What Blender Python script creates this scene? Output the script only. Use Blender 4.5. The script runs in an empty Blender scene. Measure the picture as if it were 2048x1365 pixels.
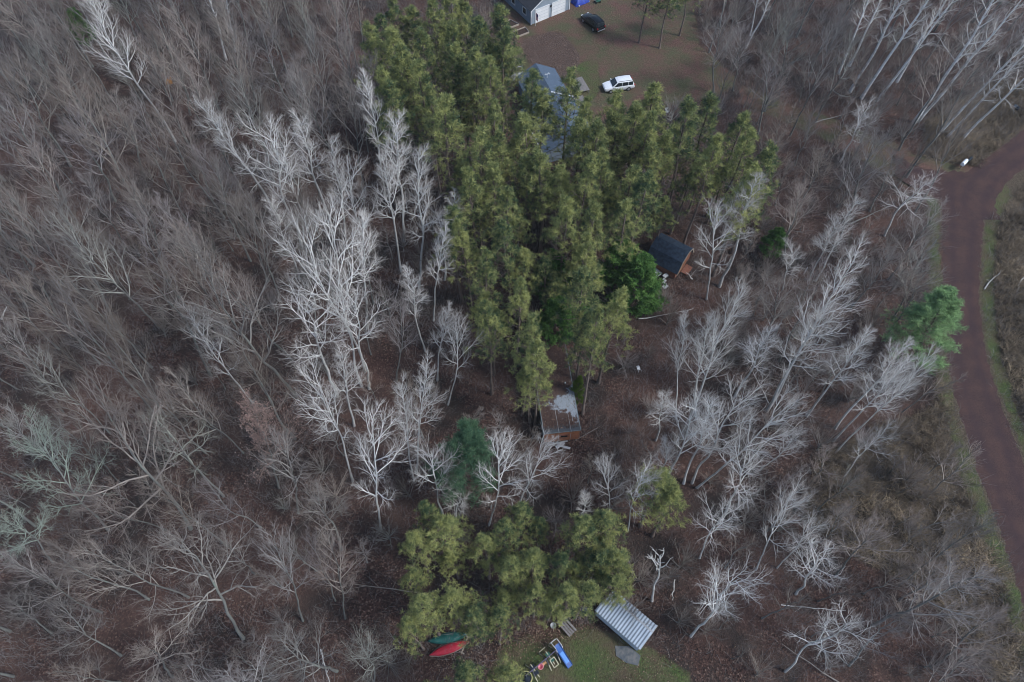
import bpy, bmesh, math, random
import numpy as np
from mathutils import Vector, Matrix

# ---------------------------------------------------------------- camera
S = bpy.context.scene
COL = S.collection
H = 73.0                      # flying height of the camera
TILT = math.radians(32.0)     # angle away from straight down
FPX = 1450.0                  # focal length in pixels of a 2048 wide picture
cd = bpy.data.cameras.new("Camera"); cam = bpy.data.objects.new("Camera", cd); COL.objects.link(cam)
cam.location = (0, 0, H); cam.rotation_euler = (TILT, 0, 0)
cd.sensor_width = 36.0; cd.lens = FPX/2048*36.0; cd.clip_end = 2000
S.camera = cam
S.cycles.filter_width = 1.0

# ---------------------------------------------------------------- light
SUN_EL, SUN_AZ = 50.0, 110.0   # azimuth measured from +y towards +x
w = bpy.data.worlds.new("World"); S.world = w; w.use_nodes = True
nt = w.node_tree; sky = nt.nodes.new("ShaderNodeTexSky"); sky.sky_type = 'NISHITA'; sky.sun_disc = False
sky.sun_elevation = math.radians(SUN_EL); sky.sun_rotation = math.radians(SUN_AZ)
sky.dust_density = 1.5; sky.ozone_density = 1.6
bg = nt.nodes["Background"]; nt.links.new(sky.outputs[0], bg.inputs[0]); bg.inputs[1].default_value = 0.112
sl = bpy.data.lights.new("Sun", 'SUN'); sl.energy = 1.5; sl.angle = math.radians(11); sl.color = (0.93, 0.98, 1.0)
sun = bpy.data.objects.new("Sun", sl); COL.objects.link(sun)
_e, _a = math.radians(SUN_EL), math.radians(SUN_AZ)
sd = Vector((math.sin(_a)*math.cos(_e), math.cos(_a)*math.cos(_e), math.sin(_e)))
sun.rotation_euler = sd.to_track_quat('Z', 'Y').to_euler()
S.view_settings.view_transform = 'Standard'; S.view_settings.look = 'None'
S.view_settings.gamma = 1.0; S.view_settings.exposure = 0.88; S.view_settings.use_curve_mapping = False

# ---------------------------------------------------------------- finding places on the ground
ct, st = math.cos(TILT), math.sin(TILT)
def ray(px, py):
    u = (px-1024)/FPX; v = (682.5-py)/FPX
    return u, st+v*ct, -ct+v*st
def G(px, py, z=0.0):
    x, y, d = ray(px, py); t = (H-z)/-d
    return np.array([x*t, y*t])
def proj(x, y, z):
    dz = z-H; f = y*st - dz*ct; up = y*ct + dz*st
    return 1024+FPX*x/f, 682.5-FPX*up/f

# ---------------------------------------------------------------- object helpers
def tag(o, label=None, cat=None, group=None, kind=None):
    if label: o["label"] = label
    if cat: o["category"] = cat
    if group: o["group"] = group
    if kind: o["kind"] = kind
    return o
def thing(name, label, cat, loc=(0, 0, 0), rz=0.0, group=None):
    o = bpy.data.objects.new(name, None); COL.objects.link(o)
    o.empty_display_size = .3; o.location = loc; o.rotation_euler = (0, 0, rz)
    return tag(o, label, cat, group)
def npmesh(name, V, Fs, mats, midx=None, attr=None, smooth=True):
    me = bpy.data.meshes.new(name)
    V = np.asarray(V, dtype=np.float32)
    if not isinstance(Fs, list): Fs = [Fs]
    Fs = [np.asarray(f, dtype=np.int32) for f in Fs if len(f)]
    me.vertices.add(len(V)); me.vertices.foreach_set("co", V.ravel())
    tot = np.concatenate([np.full(len(f), f.shape[1], dtype=np.int32) for f in Fs])
    me.loops.add(int(tot.sum())); me.loops.foreach_set("vertex_index", np.concatenate([f.ravel() for f in Fs]))
    me.polygons.add(len(tot)); me.polygons.foreach_set("loop_start", np.concatenate([[0], np.cumsum(tot)[:-1]]).astype(np.int32))
    me.polygons.foreach_set("loop_total", tot)
    if midx is not None: me.polygons.foreach_set("material_index", np.asarray(midx, dtype=np.int32))
    if smooth: me.polygons.foreach_set("use_smooth", np.ones(len(tot), dtype=bool))
    if attr is not None:
        for k, a in attr.items():
            at = me.attributes.new(k, 'FLOAT', 'POINT'); at.data.foreach_set("value", np.asarray(a, dtype=np.float32))
    for m in mats: me.materials.append(m)
    me.update(calc_edges=True); me.validate()
    return me
def link(name, me, parent=None):
    o = bpy.data.objects.new(name, me); COL.objects.link(o)
    if parent: o.parent = parent
    return o

class MB:
    """collects boxes, tubes, quads and lofts and links them as one mesh object"""
    def __init__(s): s.v = []; s.f = []
    def add(s, vs, fs):
        n = len(s.v); s.v += [tuple(map(float, p)) for p in vs]; s.f += [tuple(i+n for i in f) for f in fs]; return s
    def box(s, c, d, rz=0, rx=0, ry=0):
        M = Matrix.Translation(c) @ Matrix.Rotation(rz, 4, 'Z') @ Matrix.Rotation(ry, 4, 'Y') @ Matrix.Rotation(rx, 4, 'X')
        vs = [M @ Vector((x*d[0]/2, y*d[1]/2, z*d[2]/2)) for x in (-1, 1) for y in (-1, 1) for z in (-1, 1)]
        return s.add(vs, [(0, 1, 3, 2), (4, 6, 7, 5), (0, 4, 5, 1), (2, 3, 7, 6), (0, 2, 6, 4), (1, 5, 7, 3)])
    def bar(s, a, b, r, n=6, r2=None):
        a = Vector(a); b = Vector(b); t = (b-a).normalized(); r2 = r if r2 is None else r2
        p = t.orthogonal().normalized(); q = t.cross(p)
        vs = []
        for c, rr in ((a, r), (b, r2)):
            for i in range(n):
                an = 2*math.pi*i/n; vs.append(c+(p*math.cos(an)+q*math.sin(an))*rr)
        fs = [(i, (i+1) % n, n+(i+1) % n, n+i) for i in range(n)]+[tuple(range(n))[::-1], tuple(range(n, 2*n))]
        return s.add(vs, fs)
    def path(s, pts, r, n=6, closed=False):
        m = len(pts)
        for i in range(m if closed else m-1): s.bar(pts[i], pts[(i+1) % m], r, n)
        return s
    def plank(s, a, b, wd, th):
        a = Vector(a); b = Vector(b); t = (b-a).normalized()
        sd_ = t.cross(Vector((0, 0, 1)))
        sd_ = sd_.normalized() if sd_.length > .01 else Vector((1, 0, 0)); u = sd_.cross(t)
        vs = [c+sd_*x*wd/2+u*z*th/2 for c in (a, b) for x in (-1, 1) for z in (-1, 1)]
        return s.add(vs, [(0, 1, 3, 2), (4, 6, 7, 5), (0, 4, 5, 1), (2, 3, 7, 6), (0, 2, 6, 4), (1, 5, 7, 3)])
    def slab(s, pts, th):
        """flat polygon given a thickness downwards along its own normal"""
        P = [Vector(p) for p in pts]; nrm = (P[1]-P[0]).cross(P[2]-P[0]).normalized()
        if nrm.z < 0: nrm = -nrm
        n = len(P); vs = P+[p-nrm*th for p in P]
        return s.add(vs, [tuple(range(n)), tuple(range(n, 2*n))[::-1]]+[(i, (i+1) % n, n+(i+1) % n, n+i) for i in range(n)])
    def loft(s, rings, cap=True):
        n = len(rings[0]); m = len(rings); vs = [p for r in rings for p in r]
        fs = [(j*n+i, j*n+(i+1) % n, (j+1)*n+(i+1) % n, (j+1)*n+i) for j in range(m-1) for i in range(n)]
        if cap: fs += [tuple(range(n))[::-1], tuple(range((m-1)*n, m*n))]
        return s.add(vs, fs)
    def build(s, name, mat, parent=None, bevel=0, smooth=False):
        me = bpy.data.meshes.new(name); me.from_pydata(s.v, [], s.f)
        bm = bmesh.new(); bm.from_mesh(me); bmesh.ops.recalc_face_normals(bm, faces=bm.faces); bm.to_mesh(me); bm.free()
        for m in (mat if isinstance(mat, list) else [mat]): me.materials.append(m)
        if smooth: me.polygons.foreach_set("use_smooth", [True]*len(me.polygons))
        o = link(name, me, parent)
        if bevel:
            b = o.modifiers.new("bevel", 'BEVEL'); b.width = bevel; b.segments = 2; b.limit_method = 'ANGLE'
        return o

# ---------------------------------------------------------------- materials
def newmat(name, rough=.9, spec=.2):
    m = bpy.data.materials.new(name); m.use_nodes = True
    b = m.node_tree.nodes["Principled BSDF"]; b.inputs["Roughness"].default_value = rough
    b.inputs["Specular IOR Level"].default_value = spec
    return m, m.node_tree, b
def ramp(nt, fac, stops):
    r = nt.nodes.new("ShaderNodeValToRGB"); nt.links.new(fac, r.inputs[0]); e = r.color_ramp.elements
    while len(e) < len(stops): e.new(.5)
    for el, (p, c) in zip(e, stops): el.position = p; el.color = (*c, 1)
    return r.outputs[0]
def noise(nt, scale, detail=4, coord='Object', rough=.6, stretch=None, dist=0):
    tc = nt.nodes.new("ShaderNodeTexCoord"); n = nt.nodes.new("ShaderNodeTexNoise")
    n.inputs["Scale"].default_value = scale; n.inputs["Detail"].default_value = detail; n.inputs["Roughness"].default_value = rough
    n.inputs["Distortion"].default_value = dist
    src = tc.outputs[coord]
    if stretch:
        mp = nt.nodes.new("ShaderNodeMapping"); mp.inputs["Scale"].default_value = stretch; nt.links.new(src, mp.inputs[0]); src = mp.outputs[0]
    nt.links.new(src, n.inputs[0]); return n.outputs[0]
def mix(nt, fac, a, b, mode='MIX'):
    n = nt.nodes.new("ShaderNodeMix"); n.data_type = 'RGBA'; n.blend_type = mode
    if isinstance(fac, float): n.inputs[0].default_value = fac
    else: nt.links.new(fac, n.inputs[0])
    for k, v in ((6, a), (7, b)):
        if isinstance(v, tuple): n.inputs[k].default_value = (*v, 1)
        else: nt.links.new(v, n.inputs[k])
    return n.outputs[2]
def math_(nt, op, a, b=None, c=None):
    n = nt.nodes.new("ShaderNodeMath"); n.operation = op
    for k, v in enumerate((a, b, c)):
        if v is None: continue
        if isinstance(v, (int, float)): n.inputs[k].default_value = v
        else: nt.links.new(v, n.inputs[k])
    return n.outputs[0]
def bump(nt, b, h, strength=.5, dist=.05):
    n = nt.nodes.new("ShaderNodeBump"); n.inputs["Strength"].default_value = strength; n.inputs["Distance"].default_value = dist
    nt.links.new(h, n.inputs["Height"]); nt.links.new(n.outputs[0], b.inputs["Normal"])
def attr(nt, name):
    n = nt.nodes.new("ShaderNodeAttribute"); n.attribute_name = name; return n.outputs["Fac"]
def simple(name, c, c2=None, scale=3, rough=.7, spec=.3, metal=0, bmp=0, stretch=None):
    m, nt, b = newmat(name, rough, spec); b.inputs["Metallic"].default_value = metal
    c2 = c2 or tuple(x*.8 for x in c)
    n = noise(nt, scale, 5, stretch=stretch); nt.links.new(ramp(nt, n, [(.35, c2), (.65, c)]), b.inputs[0])
    if bmp: bump(nt, b, n, bmp, .03)
    return m
def bark(name, stops, var=.25, scale=2.0, scars=None, tint=False):
    m, nt, b = newmat(name, .9, .1)
    oi = nt.nodes.new("ShaderNodeObjectInfo")
    n = noise(nt, scale, 4, stretch=(1, 1, .35))
    c = ramp(nt, n, stops)
    if tint:
        tn = ramp(nt, math_(nt, 'FRACT', math_(nt, 'MULTIPLY', oi.outputs["Random"], 7.31)), [(0, (1.0, .93, .91)), (.3, (1.05, .97, .90)), (.6, (1.0, .99, .98)), (.85, (1.0, .97, 1.03)), (1, (.93, 1.02, .95))])
        c = mix(nt, 1.0, c, tn, 'MULTIPLY')
    if scars:
        s = noise(nt, 3.2, 3, stretch=(.5, .5, 3.0)); c = mix(nt, ramp(nt, s, [(.60, (0, 0, 0)), (.66, (1, 1, 1))]), c, scars)
    v = math_(nt, 'MULTIPLY_ADD', oi.outputs["Random"], var*2, 1-var)
    hs = nt.nodes.new("ShaderNodeHueSaturation"); nt.links.new(v, hs.inputs["Value"]); nt.links.new(c, hs.inputs["Color"])
    nt.links.new(hs.outputs[0], b.inputs[0]); return m
M = {}
M['aspen_trunk'] = bark('aspen_bark', [(.3, (.42, .41, .39)), (.7, (.66, .65, .62))], .12, scars=(.10, .09, .085))
M['aspen_twig'] = bark('aspen_twigs', [(.3, (.66, .64, .61)), (.7, (.88, .86, .83))], .2)
M['birch_trunk'] = bark('birch_bark', [(.3, (.60, .59, .58)), (.7, (.82, .82, .81))], .1, scars=(.06, .055, .05))
M['grey_trunk'] = bark('lichen_bark', [(.3, (.13, .125, .12)), (.55, (.19, .19, .175)), (.75, (.19, .235, .20))], .25)
M['grey_twig'] = bark('grey_twigs', [(.3, (.25, .23, .21)), (.7, (.41, .39, .36))], .35, tint=True)
M['aspen_fine'] = bark('aspen_fine_twigs', [(.3, (.38, .34, .31)), (.7, (.58, .54, .50))], .2)
M['grey_fine'] = bark('grey_fine_twigs', [(.3, (.18, .15, .135)), (.7, (.27, .24, .22))], .35, tint=True)
M['tan_twig'] = bark('tan_twigs', [(.3, (.27, .19, .16)), (.7, (.36, .26, .22))], .2)
M['green_twig'] = bark('lichen_twigs', [(.3, (.26, .31, .26)), (.7, (.42, .46, .38))], .15)
M['pine_trunk'] = bark('pine_bark', [(.3, (.13, .10, .085)), (.7, (.24, .19, .165))], .2)
M['dead_wood'] = bark('dead_wood', [(.3, (.45, .43, .40)), (.7, (.68, .66, .63))], .1, scars=(.2, .17, .15))
def needles(name, dark, light, var=.2):
    m, nt, b = newmat(name, .75, .15)
    oi = nt.nodes.new("ShaderNodeObjectInfo")
    t = attr(nt, "tone"); t = math_(nt, 'ADD', t, math_(nt, 'MULTIPLY_ADD', oi.outputs["Random"], .5, -.25))
    nt.links.new(ramp(nt, t, [(.1, dark), (.9, light)]), b.inputs[0])
    tr = nt.nodes.new("ShaderNodeBsdfTranslucent"); nt.links.new(ramp(nt, t, [(.1, dark), (.9, light)]), tr.inputs[0])
    mx = nt.nodes.new("ShaderNodeMixShader"); mx.inputs[0].default_value = .3
    out = nt.nodes["Material Output"]; nt.links.new(b.outputs[0], mx.inputs[1]); nt.links.new(tr.outputs[0], mx.inputs[2]); nt.links.new(mx.outputs[0], out.inputs[0])
    return m
M['red_pine'] = needles('red_pine_needles', (.055, .10, .055), (.42, .43, .16))
M['white_pine'] = needles('white_pine_needles', (.06, .13, .075), (.20, .32, .17))
M['road_pine'] = needles('fresh_pine_needles', (.09, .17, .08), (.30, .45, .20))
M['cedar'] = needles('cedar_leaves', (.04, .105, .028), (.14, .26, .065))
M['arbor'] = needles('shrub_leaves', (.05, .10, .015), (.15, .22, .04))
M['leafy'] = needles('dry_leaves', (.30, .19, .16), (.50, .36, .31))
M['nest'] = needles('dry_leaf_clump', (.35, .17, .06), (.55, .30, .12))
def tonemat(name, stops, rough=.9):
    m, nt, b = newmat(name, rough, .1); nt.links.new(ramp(nt, attr(nt, "tone"), stops), b.inputs[0]); return m
M['litter'] = tonemat('fallen_leaf', [(0, (.036, .022, .019)), (.5, (.08, .043, .034)), (.88, (.13, .073, .054)), (1, (.32, .23, .17))])
M['brush'] = tonemat('brush_stems', [(0, (.12, .105, .10)), (.6, (.21, .195, .19)), (1, (.32, .30, .285))])
M['tangrass'] = tonemat('dry_grass', [(0, (.08, .06, .048)), (.5, (.20, .155, .11)), (1, (.50, .39, .26))])
M['lawn'] = tonemat('lawn_blades', [(0, (.045, .052, .025)), (.55, (.095, .10, .045)), (1, (.23, .19, .11))])

def ground_mat():
    m, nt, b = newmat('forest_floor', .95, .1)
    tc = nt.nodes.new("ShaderNodeTexCoord")
    vo = nt.nodes.new("ShaderNodeTexVoronoi"); vo.inputs["Scale"].default_value = 7; nt.links.new(tc.outputs["Object"], vo.inputs[0])
    sep = nt.nodes.new("ShaderNodeSeparateColor"); nt.links.new(vo.outputs["Color"], sep.inputs[0])
    leaf = ramp(nt, sep.outputs[0], [(0, (.032, .021, .018)), (.5, (.064, .037, .031)), (.85, (.098, .056, .045)), (1, (.19, .13, .105))])
    big = noise(nt, .22, 6); leaf = mix(nt, ramp(nt, big, [(.42, (0, 0, 0)), (.6, (.85, .85, .85))]), leaf, (.036, .030, .027)); leaf = mix(nt, ramp(nt, noise(nt, .09, 5), [(.45, (0, 0, 0)), (.62, (.5, .5, .5))]), leaf, (.13, .075, .06))
    # yard lawn
    gn = noise(nt, 3.5, 9, rough=.85); g2 = noise(nt, .35, 5)
    lawn = mix(nt, ramp(nt, g2, [(.35, (0, 0, 0)), (.65, (1, 1, 1))]), ramp(nt, gn, [(.36, (.030, .050, .02)), (.64, (.11, .145, .05))]), ramp(nt, gn, [(.3, (.075, .055, .038)), (.7, (.13, .105, .065))]))
    dirt = mix(nt, ramp(nt, noise(nt, .3, 5), [(.38, (0, 0, 0)), (.62, (1, 1, 1))]), ramp(nt, gn, [(.36, (.075, .040, .032)), (.64, (.18, .105, .085))]), ramp(nt, gn, [(.36, (.045, .05, .028)), (.64, (.13, .12, .07))]))
    tan = ramp(nt, gn, [(.36, (.03, .024, .02)), (.64, (.15, .115, .08))])
    gravel = ramp(nt, noise(nt, 6, 6), [(.40, (.022, .016, .015)), (.5, (.10, .072, .062)), (.62, (.19, .145, .125))])
    edge = math_(nt, 'MULTIPLY_ADD', noise(nt, .8, 6), .8, -.4)
    c = leaf
    for nm, col in (("tan", tan), ("lawn", lawn), ("dirt", dirt), ("gravel", gravel)):
        a = math_(nt, 'ADD', attr(nt, nm), edge)
        c = mix(nt, ramp(nt, a, [(.38, (0, 0, 0)), (.62, (1, 1, 1))]), c, col)
    nt.links.new(c, b.inputs[0]); bump(nt, b, math_(nt, 'ADD', vo.outputs["Distance"], noise(nt, 1.5, 6)), .7, .12)
    return m
M['ground'] = ground_mat()
def road_mat():
    m, nt, b = newmat('gravel_road', .95, .1)
    a = attr(nt, "across")
    wv = math_(nt, 'ABSOLUTE', math_(nt, 'SUBTRACT', math_(nt, 'ABSOLUTE', a), .42))    # wheel tracks
    n1 = noise(nt, 7, 9, rough=.9); n2 = noise(nt, .5, 5)
    c = ramp(nt, n1, [(.38, (.030, .019, .019)), (.62, (.092, .057, .053))])
    c = mix(nt, ramp(nt, n2, [(.4, (0, 0, 0)), (.7, (1, 1, 1))]), c, mix(nt, .5, c, (.10, .056, .046)))
    tr = ramp(nt, math_(nt, 'ADD', wv, math_(nt, 'MULTIPLY_ADD', n2, .4, -.2)), [(.02, (1, 1, 1)), (.3, (0, 0, 0))])
    c = mix(nt, math_(nt, 'MULTIPLY', tr, .5), c, (.045, .030, .034))
    nt.links.new(c, b.inputs[0]); bump(nt, b, n1, .4, .03); return m
M['road'] = road_mat()

# ---------------------------------------------------------------- ground
def inpoly(P, X, Y):
    P = np.asarray(P); r = np.zeros(X.shape, bool); j = len(P)-1
    for i in range(len(P)):
        xi, yi = P[i]; xj, yj = P[j]
        c = ((yi > Y) != (yj > Y)) & (X < (xj-xi)*(Y-yi)/(yj-yi+1e-12)+xi); r ^= c; j = i
    return r
def gp(pts): return np.array([G(*p) for p in pts])
YARD = gp([(1010, -160), (1005, 110), (1040, 200), (1080, 330), (1330, 215), (1440, 190), (1480, 160), (1400, 90), (1380, -20), (1400, -160)])
LAWNB = gp([(985, 1420), (990, 1300), (1075, 1262), (1190, 1250), (1330, 1310), (1390, 1365), (1400, 1450), (1200, 1560)])
BED_G = gp([(1048, 75), (1120, 60), (1160, 110), (1150, 150), (1125, 165), (1060, 128), (1040, 95)])
GRASS1 = gp([(1020, 85), (1045, 95), (1060, 130), (1045, 150), (1015, 130), (1005, 100)])
GRASS2 = gp([(1150, 130), (1195, 115), (1200, 185), (1170, 215), (1140, 190)])
TANR = gp([(1640, 905), (1760, 850), (1870, 820), (1880, 640), (1890, 470), (1850, 330), (1850, 240), (1960, 170), (2100, 150), (2400, 180), (2400, 1500), (2100, 1500), (1850, 1180), (1720, 1120), (1600, 1030)])
DRIVE0 = gp([(1960, 400), (1860, 395), (1780, 350), (1640, 270), (1480, 205), (1480, 165), (1640, 225), (1790, 285), (1860, 320), (1960, 335)])
CLEAR = gp([(1190, 660), (1330, 600), (1350, 700), (1300, 800), (1250, 940), (1170, 960), (1160, 880)])
ROADL = gp([(2080, 1330), (2000, 1080), (1955, 960), (1905, 800), (1888, 700), (1885, 600), (1880, 500), (1878, 420), (1865, 350)])
ROADR = gp([(2200, 1330), (2118, 1080), (2065, 960), (2005, 800), (1975, 700), (1962, 600), (1967, 500), (1975, 430), (2000, 380)])
gx = np.arange(-120, 120.01, .6); gy = np.arange(-25, 165.01, .6)
X, Y = np.meshgrid(gx, gy); X = X.ravel(); Y = Y.ravel()
def smoothline_(P):
    d = np.r_[0, np.cumsum(np.linalg.norm(np.diff(P, axis=0), axis=1))]; t = np.linspace(0, d[-1], 80)
    return np.stack([np.interp(t, d, P[:, k]) for k in (0, 1)], 1)
def blur(mask):
    a = mask.reshape(len(gy), len(gx)).astype(float)
    for _ in range(3):
        a = (a+np.roll(a, 1, 0)+np.roll(a, -1, 0)+np.roll(a, 1, 1)+np.roll(a, -1, 1))/5
    return a.ravel()
rngG = np.random.default_rng(3)
def vnoise(X, Y, sc, seed):
    r = np.random.default_rng(seed); g = r.random((80, 80)); u = (X/sc) % 78; v = (Y/sc) % 78
    i = u.astype(int); j = v.astype(int); fu = u-i; fv = v-j; fu = fu*fu*(3-2*fu); fv = fv*fv*(3-2*fv)
    return (g[j, i]*(1-fu)*(1-fv)+g[j, i+1]*fu*(1-fv)+g[j+1, i]*(1-fu)*fv+g[j+1, i+1]*fu*fv)
ROADP = np.vstack([ROADL, ROADR[::-1]])
yard = inpoly(YARD, X, Y); verge = np.zeros(len(X), bool)
for _p in np.vstack([smoothline_(ROADL), smoothline_(ROADR)]): verge |= np.hypot(X-_p[0], Y-_p[1]) < 1.5
lawn = inpoly(LAWNB, X, Y) | inpoly(GRASS1, X, Y) | inpoly(GRASS2, X, Y) | (verge & ~inpoly(ROADP, X, Y))
tan = inpoly(TANR, X, Y); bed = inpoly(BED_G, X, Y)
flat = blur(yard | lawn | inpoly(LAWNB, X, Y))
Z = -(.05+.30*vnoise(X, Y, 3.1, 1)+.25*vnoise(X, Y, 1.3, 2))*np.clip(1-flat*1.3, 0, 1)
rd = blur(inpoly(ROADP, X, Y) | inpoly(gp([(1780, 330), (1860, 310), (1960, 330), (2100, 200), (2100, 370), (1960, 420), (1870, 400)]), X, Y))
Z = Z*np.clip(1-rd*2.5, 0, 1)
nx = len(gx); ii = np.arange((len(gy)-1)*(nx-1)); r_, c_ = ii//(nx-1), ii % (nx-1); b0 = r_*nx+c_
F = np.stack([b0, b0+1, b0+nx+1, b0+nx], 1)
gm = npmesh('ground', np.stack([X, Y, Z], 1), F, [M['ground']], attr={"lawn": blur(lawn), "dirt": blur((yard & ~lawn) | inpoly(DRIVE0, X, Y)), "tan": blur(tan), "gravel": blur(bed)})
tag(link('ground', gm), kind='structure')
# far ground out to the horizon, a little lower
far = MB(); far.add([(-900, -700, -.7), (900, -700, -.7), (900, 1100, -.7), (-900, 1100, -.7)], [(0, 1, 2, 3)])
tag(far.build('far_ground', M['ground']), kind='structure')

# ---------------------------------------------------------------- road
def smoothline(P, n):
    P = np.asarray(P); d = np.r_[0, np.cumsum(np.linalg.norm(np.diff(P, axis=0), axis=1))]
    t = np.linspace(0, d[-1], n); Q = np.stack([np.interp(t, d, P[:, k]) for k in (0, 1)], 1)
    for _ in range(12): Q[1:-1] = (Q[:-2]+2*Q[1:-1]+Q[2:])/4
    return Q
ROADE = np.vstack([smoothline(ROADL, 60), smoothline(ROADR, 60)])
def strip(name, L, R, n, z, jag, seed):
    L = smoothline(L, n); R = smoothline(R, n); r = np.random.default_rng(seed); m = 11
    V = []; A = []
    for i in range(n):
        jl, jr = (r.random(2)-.5)*jag
        for k in range(m):
            t = k/(m-1); tt = t+(jl*(1-t)**6-jr*t**6)/6
            p = L[i]*(1-tt)+R[i]*tt; e = min(t, 1-t)
            V.append((p[0], p[1], z if 0 < k < m-1 else z-.05)); A.append(t*2-1)
    b = np.array([i*m+k for i in range(n-1) for k in range(m-1)])
    return tag(link(name, npmesh(name, V, np.stack([b, b+1, b+m+1, b+m], 1), [M['road']], attr={"across": A})), kind='structure')
strip('road', ROADL, ROADR, 160, .02, .5, 1)
# the bend to the upper right, and the mouth of the drive
strip('side_road', gp([(1905, 440), (1900, 372), (1955, 325), (2030, 268), (2120, 205), (2230, 155)]), gp([(2000, 440), (1985, 412), (2030, 352), (2080, 322), (2180, 262), (2300, 205)]), 60, .028, .5, 2)
strip('driveway', gp([(1975, 336), (1900, 338), (1850, 336), (1790, 308)]), gp([(1960, 450), (1895, 420), (1845, 385), (1790, 350)]), 30, .012, .8, 3)

# ---------------------------------------------------------------- branching
def unit(a): return a/(np.linalg.norm(a, axis=-1, keepdims=True)+1e-9)
def tubes(P, R, s):
    n, k, _ = P.shape; T = unit(np.gradient(P, axis=1))
    ref = np.tile(np.array([.31, .17, .93]), (n, 1)); alt = np.array([.9, -.4, .1])
    bad = np.abs((T[:, 0]*ref).sum(1)) > .8; ref[bad] = alt
    N = unit(np.cross(T, ref[:, None, :])); B = np.cross(T, N)
    a = np.arange(s)*2*math.pi/s
    V = P[:, :, None, :]+R[:, :, None, None]*(np.cos(a)[None, None, :, None]*N[:, :, None, :]+np.sin(a)[None, None, :, None]*B[:, :, None, :])
    idx = np.arange(n*k*s).reshape(n, k, s); nx_ = np.roll(idx, -1, axis=2)
    F = np.stack([idx[:, :-1], nx_[:, :-1], nx_[:, 1:], idx[:, 1:]], -1).reshape(-1, 4)
    return V.reshape(-1, 3), F
def sample(P, R, par, t):
    k = P.shape[1]; f = np.clip(t, 0, .9999)*(k-1); i = f.astype(int); f = (f-i)[:, None]
    p = P[par, i]*(1-f)+P[par, i+1]*f; r = R[par, i]*(1-f[:, 0])+R[par, i+1]*f[:, 0]
    return p, unit(P[par, i+1]-P[par, i]), r
def grow(P, R, m, trange, ang, length, k, up, wig, rf, rmin, rng, par=None, t=None):
    """children on every polyline: angle off the parent, length function of t and parent, bending up, wandering"""
    n = len(P)
    if par is None:
        par = np.repeat(np.arange(n), m)
        t = trange[0]+(trange[1]-trange[0])*((np.tile(np.arange(m), n)+rng.random(n*m))/m)
    N = len(par); p, T, r = sample(P, R, par, t)
    az = np.tile(np.arange(m), n)*2.4+np.repeat(rng.random(n)*6.28, m)+rng.normal(0, .4, N)
    ref = unit(np.cross(T, np.array([.3, .2, .93])+0*T)); B = np.cross(T, ref)
    rad = ref*np.cos(az)[:, None]+B*np.sin(az)[:, None]
    a0, a1 = ang; an = np.radians(a0+(a1-a0)*t+rng.normal(0, 6, N))
    d = unit(T*np.cos(an)[:, None]+rad*np.sin(an)[:, None])
    L = length(t, par)*(.75+.5*rng.random(N))
    out = np.zeros((N, k, 3)); out[:, 0] = p; cur = d.copy(); Z = np.array([0, 0, 1.0])
    for j in range(1, k):
        out[:, j] = out[:, j-1]+cur*(L/(k-1))[:, None]
        cur = unit(cur+Z*up/(k-1)+rng.normal(0, wig, (N, 3)))
    r0 = np.maximum(np.minimum(r*rf, .9*r), rmin)
    rr = r0[:, None]*(1-np.linspace(0, 1, k)[None, :])**.8+rmin*.55
    return out, rr, L, t
def merge(parts):
    Vs, Fs, o = [], [], 0
    for V, F in parts: Vs.append(V); Fs.append(F+o); o += len(V)
    return np.concatenate(Vs), np.concatenate(Fs)
def trunk_line(h, r0, wig, rng, k=12, top=.12, bend=None):
    z = np.linspace(0, h, k); a = np.zeros((k, 2))
    for j in range(2, k): a[j] = a[j-1]+(a[j-1]-a[j-2])*.6+rng.normal(0, wig, 2)
    a -= np.outer(np.linspace(0, 1, k), a[-1])*.8
    P = np.concatenate([a, z[:, None]], 1)[None]; P[0, 0, 2] = -.35
    R = (r0*(top+(1-top)*(1-z/h)**.75)+.02*np.exp(-z/.5))[None]; R[0, 0] *= 1.25
    return P, R

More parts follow.
